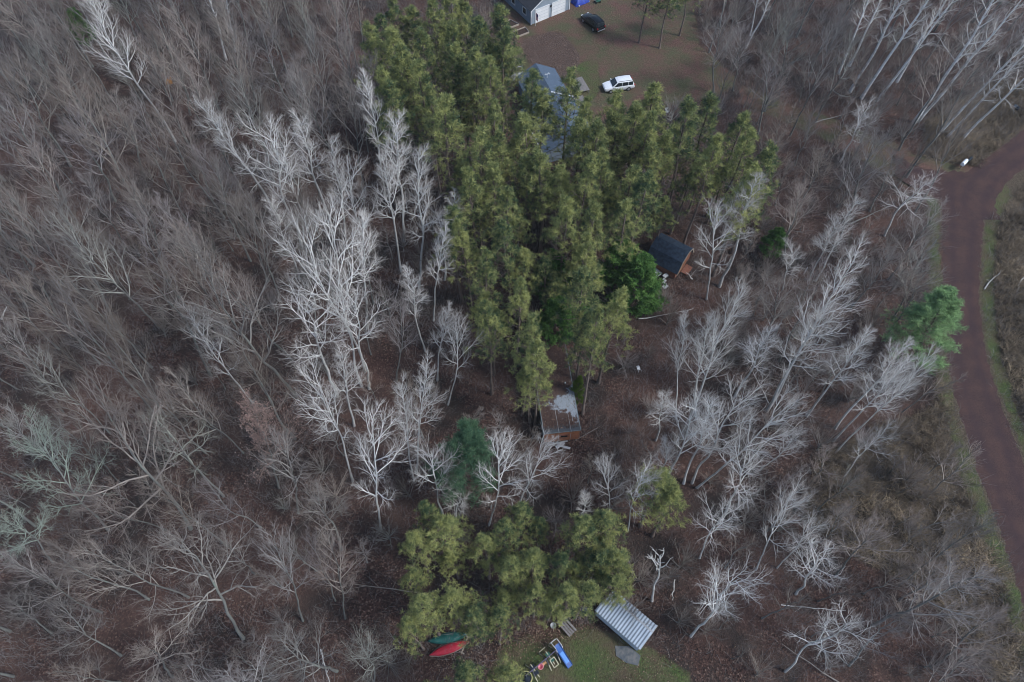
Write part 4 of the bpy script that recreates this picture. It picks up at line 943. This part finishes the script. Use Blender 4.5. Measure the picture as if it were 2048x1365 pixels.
# left porch
dk = thing('porch', 'small pale wooden porch with railing at the upper left of the house', 'porch', (*G(1035, 152, .9), 0), math.radians(12))
pm = MB()
for k in range(8): pm.box((-.0, -.85+k*.22, .9), (2.0, .19, .05))
pm.build('deck_boards', M['whiteboard'], dk)
rl = MB()
for q in ((-1, -.95), (-1, .85), (.9, .85), (.9, -.95)): rl.box((q[0], q[1], .95), (.1, .1, 1.9))
rl.plank((-1, -.95, 1.8), (-1, .85, 1.8), .1, .06).plank((-1, .85, 1.8), (.9, .85, 1.8), .1, .06).plank((-1, -.95, 1.35), (-1, .85, 1.35), .06, .05); rl.build('railing', M['whiteboard'], dk)
MB().box((-1.4, .5, .3), (.5, 1.0, .6)).build('step', M['wood'], dk)
# right decks
for q, lab, lx, ly in [((1158, 170), 'weathered board deck behind an orange-tinged pine right of the house, upper of two', 2.2, 3.2), ((1160, 203), 'small weathered board platform right of the house, lower of two', 1.7, 2.2)]:
    dd = thing('deck', lab, 'deck', (*G(*q, .5), 0), math.radians(19), 'board decks beside the house')
    mb = MB(); n_ = int(ly/.2)
    for k in range(n_): mb.box((0, -ly/2+(k+.5)*ly/n_, .5), (lx, ly/n_-.03, .05))
    mb.build('deck_boards', M['wood'], dd)
    ps = MB()
    for sx_ in (-1, 1):
        for sy_ in (-1, 1): ps.box((sx_*(lx/2-.1), sy_*(ly/2-.1), .23), (.12, .12, .47))
    ps.build('posts', M['wood'], dd)
# white folded frame on the grass
cp = thing('folding_chair', 'white metal folding chair standing at the edge of the yard', 'chair', (*G(1333, 228), 0), .6)
for s in (-.25, .25): MB().bar((s, -.3, 0), (s, .25, .95), .025).bar((s, .3, 0), (s, -.25, .5), .025).build('leg', M['white'], cp)
MB().box((0, -.02, .45), (.46, .42, .04)).build('seat', M['white'], cp); MB().box((0, .2, .80), (.46, .04, .3), rx=-.4).build('backrest', M['white'], cp)

# ---------------------------------------------------------------- dark roofed shed
re_ = G(1374, 505, 3.3); rs = G(1316, 476, 3.3); L_ = float(np.linalg.norm(re_-rs)); an = math.atan2(re_[1]-rs[1], re_[0]-rs[0])
sh = thing('shed', 'wooden barn shed with dark blue shingle roof and rust red gable front', 'shed', (rs[0], rs[1], 0), an)
hw = 2.1
prof = [(-hw-.12, 1.25), (-hw*.66, 2.75), (0, 3.4), (hw*.66, 2.75), (hw+.12, 1.25)]
rm = MB()
for (a0, b0_), (a1, b1_) in zip(prof[:-1], prof[1:]):
    k = 1.0; rm.slab([(-.2, a0, b0_+.06), (L_+.25, a0, b0_+.06), (L_+.25, a1, b1_+.06), (-.2, a1, b1_+.06)], .1)
rm.build('roof', M['navy'], sh)
wm = MB()
for xx in (0., L_-.12):
    pts = [(-hw+.1, 0), (hw-.1, 0), (hw-.1, 1.3), (hw*.64, 2.66), (0, 3.3), (-hw*.64, 2.66), (-hw+.1, 1.3)]; n_ = len(pts)
    wm.add([(xx, a, b) for a, b in pts]+[(xx+.12, a, b) for a, b in pts], [tuple(range(n_)), tuple(range(n_, 2*n_))[::-1]]+[(i, (i+1) % n_, n_+(i+1) % n_, n_+i) for i in range(n_)])
for yy in (-hw+.16, hw-.16): wm.box((L_/2, yy, .64), (L_-.26, .12, 1.28))
wm.build('wall', M['rust'], sh)
MB().plank((L_+.27, -hw-.12, 1.22), (L_+.27, -hw*.66, 2.75), .06, .16).plank((L_+.27, -hw*.66, 2.75), (L_+.27, 0, 3.38), .06, .16).plank((L_+.27, 0, 3.38), (L_+.27, hw*.66, 2.75), .06, .16).plank((L_+.27, hw*.66, 2.75), (L_+.27, hw+.12, 1.22), .06, .16).build('bargeboard', M['newboard'], sh)
MB().box((L_+.03, 0, 2.35), (.05, 1.0, .8)).build('loft_opening', M['dark'], sh)
dr = MB().box((L_+.04, -.1, .95), (.06, 1.7, 1.9)).build('door', M['orange'], sh)
MB().box((L_+.08, -.1, .95), (.02, .06, 1.9)).box((L_+.08, -.1, 1.2), (.02, 1.7, .07)).build('batten', M['rust'], dr)
MB().box((L_+.6, .2, .05), (.9, 1.5, .10), ry=.06).build('ramp', M['rust'], sh)
# stack of white boards left of the shed
wb = thing('board_steps', 'pile of bleached white boards and steps between the dark cedar and shed', 'boards', (*G(1322, 556, .3), 0), an)
for k, (xx, yy, zz, lw_, ww) in enumerate([(-.9, .3, .35, 1.6, 1.3), (.35, .45, .55, 1.3, .55), (.55, -.15, .42, 1.4, .22), (.75, -.5, .32, 1.4, .22), (1.1, -.95, .38, 1.9, .55)]):
    MB().box((xx, yy, zz), (.5 if k else 1.2, ww*1.2 if k else 1.1, .07), rz=-.25).box((xx, yy, zz/2), (.12, ww*.9, zz-.05), rz=-.25).build('board', M['whiteboard'], wb)
# fence rail and small clutter left of the shed
rr_ = G(1275, 505, .6); r2_ = G(1296, 518, .6)
rl_ = thing('rail', 'pale wooden rail on posts at the upper left of the white boards', 'railing', (rr_[0], rr_[1], 0)); d_ = r2_-rr_
MB().plank((0, 0, .6), (d_[0], d_[1], .6), .12, .08).build('top_rail', M['newboard'], rl_)
for t in (0, .5, 1): MB().box((d_[0]*t, d_[1]*t, .27), (.1, .1, .55)).build('post', M['newboard'], rl_)
# ---------------------------------------------------------------- long trailer with a leaf covered roof
ht = 2.75
nl = G(1089, 867, ht); nr = G(1160, 861, ht); Wt = float(np.linalg.norm(nr-nl)); an = math.atan2(nr[1]-nl[1], nr[0]-nl[0]); ctr = (nl+nr)/2; Lt = 13.0
far_r = G(1133, 712, ht); ax_ = far_r-nr; an = math.atan2(ax_[1], ax_[0])-math.pi/2
ctr = ctr+np.array([-math.sin(an), math.cos(an)])*Lt/2; Wt = 3.9
tr_ = thing('trailer_home', 'long flat roofed trailer home covered in fallen leaves with orange end wall', 'trailer', (ctr[0], ctr[1], 0), an)
MB().box((0, 0, ht-.05), (Wt, Lt, .12)).build('roof', M['trailer_roof'], tr_)
MB().box((-Wt/2-.03, 0, ht-.05), (.07, Lt, .17)).box((Wt/2+.03, 0, ht-.05), (.07, Lt, .17)).box((0, -Lt/2-.02, ht-.06), (Wt+.1, .06, .10)).build('roof_edge', M['trailer_side'], tr_)
MB().box((-Wt/2+.12, 0, 1.45), (.1, Lt-.3, 2.3)).box((Wt/2-.12, 0, 1.45), (.1, Lt-.3, 2.3)).box((0, Lt/2-.1, 1.45), (Wt-.2, .1, 2.3)).build('side_wall', M['trailer_side'], tr_)
ew = MB().box((0, -Lt/2+.08, 1.55), (Wt-.12, .12, 2.25))
for k in range(14): ew.box((-Wt/2+.2+k*.285, -Lt/2+.012, 1.55), (.05, .03, 2.2))
ew.build('end_wall', M['orange'], tr_)
wn = MB().box((.25, -Lt/2-.02, 1.75), (1.0, .05, .75)).build('window', M['rust'], tr_)
MB().box((.25, -Lt/2-.05, 1.62), (.7, .03, .32)).build('pane', M['dark'], wn)
MB().box((0, 0, .35), (Wt-.6, Lt-.6, .5)).build('skirt', M['dark'], tr_)
for k, (xx, yy) in enumerate(((-.9, 2.0), (1.2, -.8))): MB().bar((xx, yy, ht), (xx, yy, ht+.3), .08, 8).build('vent', M['whiteboard'], tr_)
for xx in (-.35, .95): MB().path([(xx, -Lt/2-.06, .3), (xx, -Lt/2-.06, ht+.03), (xx-.05, -Lt/2+3, ht+.03)], .018).build('cable', M['steel'], tr_)
r = np.random.default_rng(91); n = 5200
u = r.uniform(-Wt/2+.1, Wt/2-.1, n); v = r.uniform(-Lt/2+.3, Lt/2-.1, n)
k = r.random(n) < np.where(np.abs(v+3.1) < 1.8, np.where(np.abs(u-.5) < 1.2, .10, .7), 1.0); u, v = u[k], v[k]; n = len(u)
s_ = r.uniform(.035, .07, n); a = r.uniform(0, 6.283, n); tl = r.normal(0, .3, (n, 2))
cx = np.stack([np.cos(a), np.sin(a), tl[:, 0]], 1)*s_[:, None]; cy = np.stack([-np.sin(a), np.cos(a), tl[:, 1]], 1)*s_[:, None]*.7
c = np.stack([u, v, np.full(n, ht+.04)+r.uniform(0, .03, n)], 1)
lo = link('roof_leaves', npmesh('roof_leaves', np.stack([c-cx, c-cy, c+cx, c+cy], 1).reshape(-1, 3), np.arange(4*n).reshape(-1, 4), [M['litter']], attr={"tone": np.repeat(r.random(n), 4)}, smooth=False))
lo.location = (ctr[0], ctr[1], 0); lo.rotation_euler = (0, 0, an); tag(lo, 'reddish brown fallen leaves lying on the long flat roof', 'leaves', kind='stuff')
# broken boards lying at its end
rg = random.Random(8)
for i, (q0, q1, wd) in enumerate([((1095, 892), (1135, 884), .16), ((1040, 882), (1080, 879), .06), ((1118, 893), (1140, 900), .25), ((1058, 905), (1085, 868), .05), ((1070, 880), (1090, 862), .05), ((1112, 898), (1128, 888), .35), ((1150, 882), (1195, 858), .05), ((1048, 890), (1070, 872), .08)]):
    a0 = G(*q0); a1 = G(*q1); m0 = (a0+a1)/2
    o = MB().plank((a0[0]-m0[0], a0[1]-m0[1], 0), (a1[0]-m0[0], a1[1]-m0[1], .12), wd, .05).build('loose_board', M['whiteboard'] if i in (0, 2, 5) else M['wood'])
    o.location = (m0[0], m0[1], .12+.06*(i % 3))
    tag(o, ['long bleached board lying below the orange end wall', 'thin grey board lying left of the orange end wall', 'short pale board at lower right of the end wall debris', 'thin slanting board left of the trailer corner', 'short thin board touching the trailer corner', 'wide bleached panel lying below the orange end wall', 'thin grey pole lying right of the trailer end', 'narrow grey board among the branches left of the trailer'][i], 'board', 'broken boards around the trailer end')

# ---------------------------------------------------------------- tin shed
ze, zr = 1.9, 2.35
A_ = G(1281, 1299, ze); B_ = G(1313, 1253, ze); C_ = G(1191, 1221, ze)
ydir = (A_-C_)/np.linalg.norm(A_-C_); Ls = float(np.linalg.norm(A_-C_)); xdir = (B_-A_); Ws = float(np.linalg.norm(xdir)); an = math.atan2(-ydir[0], ydir[1])
cen = (A_+B_)/2-ydir*Ls/2
ts = thing('metal_shed', 'galvanised metal shed with ribbed roof on the lawn under a pine', 'shed', (cen[0], cen[1], 0), math.atan2(ydir[1], ydir[0])-math.pi/2)
xr = -Ws/2+Ws*.30
def ribbed(mb, xa, za, xb, zb, y0, y1, n):
    for k in range(n):
        ya = y0+(y1-y0)*k/n; yb = ya+(y1-y0)/n
        for (u, v, dz) in ((0, .55, 0), (.55, 1, .09)):
            mb.slab([(xa, ya+(yb-ya)*u, za+dz), (xb, ya+(yb-ya)*u, zb+dz), (xb, ya+(yb-ya)*v, zb+dz), (xa, ya+(yb-ya)*v, za+dz)], .04)
m1 = MB(); m2 = MB()
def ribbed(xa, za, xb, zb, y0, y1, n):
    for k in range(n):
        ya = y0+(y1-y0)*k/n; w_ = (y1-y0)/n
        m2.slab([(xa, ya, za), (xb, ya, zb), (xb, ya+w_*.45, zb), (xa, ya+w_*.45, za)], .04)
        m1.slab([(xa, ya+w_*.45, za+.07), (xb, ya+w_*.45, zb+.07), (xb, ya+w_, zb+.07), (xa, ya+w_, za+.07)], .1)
ribbed( -Ws/2-.1, ze-.1, xr, zr, -Ls/2, Ls/2, 17); ribbed( Ws/2+.1, ze+.1, xr, zr, -Ls/2, Ls/2, 17); rfo = m1.build('roof', M['tin'], ts); m2.build('groove', M['tin_shade'], rfo)  # groove strips carry painted shade between the brighter ribs
MB().plank((xr, -Ls/2, zr+.06), (xr, Ls/2, zr+.06), .16, .03).plank((-Ws/2-.1, Ls/2+.02, ze-.06), (xr, Ls/2+.02, zr), .06, .12).plank((Ws/2+.1, Ls/2+.02, ze+.1), (xr, Ls/2+.02, zr), .06, .12).build('trim', M['steel'], ts)
wt = MB()
for sx_, zz in ((-1, ze-.12), (1, ze+.02)):
    wt.box((sx_*(Ws/2-.1), 0, zz/2), (.06, Ls-.3, zz))
for sy_ in (-1, 1): wt.box((0, sy_*(Ls/2-.12), ze/2), (Ws-.28, .06, ze-.02))
wt.build('wall', M['tin'], ts)
MB().box((.3, Ls/2-.07, .9), (1.1, .04, 1.75)).build('door', M['steel'], ts)
# patio of dark slabs beside it
P = [G(*q) for q in ((1230, 1292), (1258, 1293), (1281, 1312), (1276, 1332), (1252, 1326), (1232, 1312))]; o = sum(P)/len(P)
pt = MB().slab([(q[0]-o[0], q[1]-o[1], .06) for q in P], .08).build('patio', M['concrete']); pt.location = (o[0], o[1], 0)
tag(pt, 'patch of dark damp slabs on the lawn in front of the metal shed', 'patio')
# ---------------------------------------------------------------- bench, bucket, blue tub
bn = thing('picnic_bench', 'weathered grey slatted bench at the edge of the lawn', 'bench', (*G(1133, 1253, .5), 0), math.radians(-48))
for k in range(4): MB().box((0, -.36+k*.24, .5+(.25 if k == 3 else 0)), (1.75, .19, .05)).build('slat', M['wood'], bn)
for sx_ in (-.7, .7): MB().box((sx_, -.05, .24), (.08, .75, .08)).box((sx_, -.3, .22), (.08, .08, .5)).box((sx_, .28, .35), (.08, .08, .75)).build('leg', M['wood'], bn)
bk = thing('bucket', 'pale round bucket on the ground left of the slatted bench', 'bucket', (*G(1106, 1253), 0))
MB().loft([[(math.cos(a)*r, math.sin(a)*r, z) for a in np.linspace(0, 6.283, 17)[:-1]] for r, z in ((.2, 0), (.26, .42), (.28, .44), (.24, .43), (.19, .08))]).build('pail', M['whiteboard'], bk, smooth=True)
MB().path([(.27*math.cos(a), .27*math.sin(a)*.4+.1, .44+.12*math.sin(a)) for a in np.linspace(0, 3.14, 8)], .01).build('handle', M['steel'], bk)
bt = thing('water_barrel', 'small bright blue barrel half hidden under pine branches', 'barrel', (*G(1168, 1222), 0))
MB().loft([[(math.cos(a)*r, math.sin(a)*r, z) for a in np.linspace(0, 6.283, 17)[:-1]] for r, z in ((.26, 0), (.31, .2), (.32, .45), (.31, .7), (.26, .9))]).build('drum', M['blue'], bt, smooth=True)
MB().bar((.1, 0, .9), (.1, 0, .94), .05, 10).build('cap', M['white'], bt)
# ---------------------------------------------------------------- canoes, upside down on the ground
def canoe(name, label, q0, q1, mat, wd, z=.0):
    a = G(*q0, .3); b = G(*q1, .3); c = (a+b)/2; L = float(np.linalg.norm(b-a)); an = math.atan2(b[1]-a[1], b[0]-a[0])
    t = thing(name, label, 'canoe', (c[0], c[1], z), an, 'canoes lying under the pines')
    rings = []; n = 15
    for i in range(n):
        u = i/(n-1)*2-1; w_ = wd/2*(1-abs(u)**2.3)+.012; k = .38*(1-.25*abs(u)**4)-.10*(1-abs(u)); sh_ = .08*abs(u)**4
        rings.append([(u*L/2, -w_, .10-sh_), (u*L/2, -w_*.92, k*.55+.08), (u*L/2, -w_*.5, k*.95+.08), (u*L/2, 0, k+.12), (u*L/2, w_*.5, k*.95+.08), (u*L/2, w_*.92, k*.55+.08), (u*L/2, w_, .10-sh_), (u*L/2, 0, .06)])
    MB().loft(rings).build('hull', mat, t, smooth=True)
    for s in (-1, 1): MB().path([(u*L/2, s*(wd/2*(1-abs(u)**2.3)+.03), .10-.08*abs(u)**4) for u in np.linspace(-.98, .98, 13)], .028).build('gunwale', M['newboard'] if mat is M['red'] else M['black_metal'], t)
    MB().path([(u*L/2, 0, .38*(1-.25*abs(u)**4)-.10*(1-abs(u))+.13) for u in np.linspace(-.9, .9, 9)], .015).build('keel', mat, t)
canoe('canoe', 'bright red canoe lying upside down under a pine', (858, 1311), (938, 1283), M['red'], .86)
canoe('canoe', 'dark green canoe lying just behind the red one', (855, 1283), (936, 1268), M['teal'], .95)
kr = thing('boat_rack', 'low wooden rack under the ends of the two canoes', 'rack', (*G(930, 1290), 0), 1.2)
MB().box((0, 0, .18), (1.7, .1, .1)).build('crossbar', M['newboard'], kr)
for s in (-.75, .75): MB().box((s, 0, .06), (.1, .5, .12)).build('foot', M['newboard'], kr)
# ---------------------------------------------------------------- swing set
q0 = G(1051, 1352, 2.0); q1 = G(1113, 1300, 2.0); c = (q0+q1)/2; L = float(np.linalg.norm(q1-q0)); an = math.atan2(q1[1]-q0[1], q1[0]-q0[0])
sw = thing('swing_set', 'metal swing set with blue slide and round saucer swing on the lawn', 'swing set', (c[0], c[1], 0), an)
MB().bar((-L/2, 0, 2), (L/2, 0, 2), .05, 8).build('beam', M['purple'], sw)
for xx in (-L/2+.75, L/2-.1, L*.16):
    for s in (-1, 1):
        lg = MB().bar((xx, 0, 2), (xx, s*.5, .9), .035).build('leg', M['purple'], sw)
        MB().bar((xx, s*.5, .9), (xx, s*.92, 0), .04).build('lower_tube', M['cream'], lg)
rg_ = [(-L/2+.05+.55*math.cos(a), -.05+.55*math.sin(a), .75) for a in np.linspace(0, 6.283, 25)[:-1]]
sc_ = MB().path(rg_, .045, closed=True).build('saucer_ring', M['yellow'], sw)
MB().loft([[(-L/2+.05+math.cos(a)*r, -.05+math.sin(a)*r, z) for a in np.linspace(0, 6.283, 21)[:-1]] for r, z in ((.54, .73), (.40, .68), (.15, .66))]).build('net', M['net'], sc_, smooth=True)
for a in (0, 1.57, 3.14, 4.71): MB().bar((-L/2+.05+.55*math.cos(a), -.05+.55*math.sin(a), .75), (-L/2+.05+.1*math.cos(a), 0, 2), .012).build('rope', M['net'], sw)
def seat(x, mat, shape):
    if shape == 'bucket':
        st_ = MB().loft([[(x+math.cos(a)*r, -.12+math.sin(a)*r, z) for a in np.linspace(0, 6.283, 17)[:-1]] for r, z in ((.16, .55), (.27, .75), (.28, .98), (.22, .97), (.16, .66))]).build('baby_seat', mat, sw, smooth=True)
    elif shape == 'flat': st_ = MB().box((x, -.12, .8), (.46, .22, .05)).build('seat', mat, sw, .02)
    else:
        st_ = MB().box((x, -.3, .75), (.42, .35, .06)).box((x, .3, .75), (.42, .35, .06)).build('glider_seat', mat, sw, .02)
        MB().bar((x, -.75, .62), (x, .6, .8), .035).build('glider_bar', M['cream'], st_)
    for s in (-.2, .2): MB().bar((x+s, -.1, .85), (x+s*.8, 0, 2), .011).build('chain', M['steel'], st_)
seat(-L*.20, M['net'], 'glider'); seat(-L*.03, M['pink'], 'bucket'); seat(L*.085, M['orange_plastic'], 'flat'); seat(L*.30, M['green'], 'glider')
fr_ = [(L*.24, -.95, .55), (L*.24, -.25, 1.1), (L*.38, -.25, 1.1), (L*.38, -.95, .55)]
MB().path(fr_, .035, closed=True).build('trapeze_frame', M['cream'], sw)
MB().path([(L*.16, .95, .5), (L*.36, .95, .5)], .035).build('rear_tube', M['cream'], sw)
sd0 = np.array([L/2+.35, .55]); s1_ = np.array([L/2+.15, -2.0])
sl0 = MB(); n = 14
for i in range(n):
    t = i/(n-1); yy = .40-2.15*t; zz = 1.35*(1-t)**1.15+.14+.05*math.sin(t*9)
    sl0.v += [(L/2+.08, yy, zz+.14), (L/2+.12, yy, zz), (L/2+.58, yy, zz), (L/2+.62, yy, zz+.14), (L/2+.65, yy, zz+.10), (L/2+.6, yy, zz-.05), (L/2+.10, yy, zz-.05), (L/2+.05, yy, zz+.10)]
sl0.f = [(i*8+k, i*8+(k+1) % 8, (i+1)*8+(k+1) % 8, (i+1)*8+k) for i in range(n-1) for k in range(8)]+[tuple(range(8)), tuple(range((n-1)*8, n*8))[::-1]]
sdo = sl0.build('slide', M['blue'], sw)
MB().add([(L/2+.16, .30, 1.29), (L/2+.54, .30, 1.29), (L/2+.54, -1.35, .40), (L/2+.16, -1.35, .40), (L/2+.16, .30, 1.32), (L/2+.54, .30, 1.32), (L/2+.54, -1.35, .43), (L/2+.16, -1.35, .43)], [(0, 1, 2, 3), (7, 6, 5, 4), (0, 4, 5, 1), (1, 5, 6, 2), (2, 6, 7, 3), (3, 7, 4, 0)]).build('slide_bed', M['blue_light'], sdo)
for xx in (L/2+.02, L/2+.66): MB().bar((xx, .75, 1.75), (xx, .1, 1.85), .03).bar((xx, .1, 1.85), (xx, -.15, 1.35), .03).bar((xx, .75, 1.75), (xx, 1.0, 0), .03).build('ladder_rail', M['white'], sw)
for zz in (.3, .6, .9, 1.2): MB().bar((L/2+.02, 1.0-zz*.14, zz), (L/2+.66, 1.0-zz*.14, zz), .025).build('rung', M['white'], sw)

# ---------------------------------------------------------------- mailboxes and verge
def mailbox(label, q, mat, s, rz):
    m = thing('mailbox', label, 'mailbox', (*G(*q, 1.0), 0), rz, 'mailboxes at the road junction')
    MB().box((0, 0, .5), (.10, .10, 1.0)).build('post', M['wood'], m)
    rings = [[(x, -.17*s, 1.0), (x, -.17*s, 1.0+.2*s)]+[(x, -.17*s*math.cos(a), 1.0+.2*s+.17*s*math.sin(a)) for a in (.6, 1.2, 1.57, 1.94, 2.54)]+[(x, .17*s, 1.0+.2*s), (x, .17*s, 1.0)] for x in (-.38*s, .38*s)]
    b = MB().loft(rings).build('box', mat, m)
    MB().box((.39*s, 0, 1.17), (.02, .28*s, .3*s)).build('door', mat, b)
    MB().box((0, .19*s, 1.25), (.04, .02, .3)).build('signal_flag', M['flag_red'], b)
mailbox('white mailbox on a post at the road junction', (1927, 328), M['door_white'], 1.45, .75)
mailbox('black mailbox directly beside the white one', (1937, 322), M['car_black'], 1.3, .75)
yf = thing('garden_flag', 'small blue and pink flag on a stake in the roadside dry grass', 'flag', (*G(2025, 226), 0), .6)
MB().bar((0, 0, 0), (0, 0, 1.3), .03).build('stake', M['newboard'], yf)
MB().box((.0, .22, 1.1), (.03, .36, .4)).build('cloth', M['siding'], yf); MB().box((.02, .3, .95), (.03, .25, .2)).build('patch', M['pink'], yf); MB().box((-.06, -.2, 1.0), (.3, .4, .5)).build('box', M['net'], yf)
for q, hh, lab in [((1858, 500), 1.9, 'pale wooden post at the left verge of the gravel road'), ((1608, 548), 1.2, 'short white stake among the bare aspens right of the shed')]:
    o = MB().bar((0, 0, 0), (.03, .05, hh), .07, 8).build('marker_post', M['whiteboard']); o.location = (*G(*q), 0); tag(o, lab, 'post')
# fallen trunks
for q0, q1, r0, lab in [((1277, 640), (1385, 622), .06, 'long thin pale trunk lying on the leaves below the shed'), ((1966, 578), (2000, 545), .09, 'white fallen log at the right verge of the gravel road'),
                        ((2032, 583), (2050, 548), .11, 'white fallen log at the right edge of the photo'), ((1540, 815), (1500, 740), .05, 'thin pale trunk leaning across the brush between aspens'),
                        ((1385, 560), (1372, 548), .07, 'short pale log in front of the shed door'), ((1348, 1160), (1344, 1205), .06, 'short pale stick right of the dead snag'),
                        ((2, 640), (18, 617), .10, 'broken pale branch end at the left edge'), ((1165, 660), (1210, 640), .05, 'thin dead pole lying under the pines'),
                        ((1560, 1210), (1690, 1225), .05, 'long thin pole lying in brush at lower right'), ((640, 1300), (662, 1372), .08, 'crooked pale dead limb on the ground at bottom left of centre')]:
    a = G(*q0); b = G(*q1); m0 = (a+b)/2; rg = random.Random(q0[0]); n = 7; d = b-a
    pts = [(a[0]+d[0]*t-m0[0]+rg.gauss(0, .06), a[1]+d[1]*t-m0[1]+rg.gauss(0, .06), .1+.25*t) for t in np.linspace(0, 1, n)]
    mb = MB()
    for i in range(n-1): mb.bar(pts[i], pts[i+1], r0*(1-.1*i), 7, r0*(1-.1*(i+1)))
    for i in (2, 4): mb.bar(pts[i], (pts[i][0]+rg.gauss(0, .5), pts[i][1]+rg.gauss(0, .5), pts[i][2]+.3), r0*.4, 5, r0*.15)
    o = mb.build('fallen_log', M['dead_wood']); o.location = (m0[0], m0[1], 0); tag(o, lab, 'log')
rg = random.Random(77); nl_ = 0
while nl_ < 26:
    x, y = rg.uniform(-85, 60), rg.uniform(6, 110); q = proj(x, y, 0)
    if not (20 < q[0] < 1850 and 20 < q[1] < 1345) or any(inpoly(P, np.array([x]), np.array([y]))[0] for P in (YARD, LAWNB, ROADP, TRAILP, HOUSEP, CLEAR)): continue
    if 1240 < q[0] < 1420 and 430 < q[1] < 620: continue
    L = rg.uniform(3, 8); a = rg.uniform(0, 3.14); r0 = rg.uniform(.04, .08); n = 6; mb = MB()
    pts = [(math.cos(a)*L*(t-.5)+rg.gauss(0, .06), math.sin(a)*L*(t-.5)+rg.gauss(0, .06), .02+.3*t*rg.random()) for t in np.linspace(0, 1, n)]
    for i in range(n-1): mb.bar(pts[i], pts[i+1], r0*(1-.13*i), 7, r0*(1-.13*(i+1)))
    for i in (2, 3, 4): mb.bar(pts[i], (pts[i][0]+rg.gauss(0, .7), pts[i][1]+rg.gauss(0, .7), pts[i][2]+rg.uniform(.2, .9)), r0*.4, 5, r0*.12)
    o = mb.build('fallen_log', M['grey_trunk'] if nl_ % 3 else M['grey_twig']); o.location = (x, y, 0); nl_ += 1
    tag(o, mklabel('fallen grey log' if (nl_-1) % 3 else 'fallen light grey log', *q).replace('crown ', 'lying '), 'log', 'fallen logs in the woods')
# small white chair like litter piece in the clearing, leaf nest in a tree
lt = thing('plastic_chair', 'small broken white plastic chair lying in the leaves right of the trailer', 'chair', (*G(1277, 739), 0), .4)
MB().box((0, 0, .15), (.35, .35, .04), rx=.4).build('seat', M['white'], lt); MB().box((0, .25, .25), (.34, .04, .3), rx=.9).build('backrest', M['white'], lt)
for s in (-.15, .15): MB().bar((s, -.1, .15), (s*1.3, -.4, .02), .02).build('leg', M['white'], lt)
rngN = np.random.default_rng(5)
V, F, tn = tufts(rngN.normal(0, .28, (34, 3)), 16, .3, .06, rngN)
ns = link('leaf_nest', npmesh('leaf_nest', V, F, [M['nest']], attr={"tone": tn}, smooth=False)); p3 = G(338, 163, 10.0); ns.location = (p3[0], p3[1], 10.0); ns.scale = (.7, .7, .7)
tag(ns, 'orange clump of dry leaves in a grey tree at upper left', 'leaf clump')

# ---------------------------------------------------------------- the air
hz = MB().box((0, 180, 38), (1900, 1700, 80)).build('haze', [])
hm = bpy.data.materials.new('air'); hm.use_nodes = True; hn = hm.node_tree; hn.nodes.remove(hn.nodes["Principled BSDF"])
vol = hn.nodes.new("ShaderNodeVolumePrincipled"); vol.inputs["Density"].default_value = 0.00015; vol.inputs["Color"].default_value = (.88, .96, 1, 1)
hn.links.new(vol.outputs[0], hn.nodes["Material Output"].inputs["Volume"]); hz.data.materials.append(hm); tag(hz, kind='stuff')
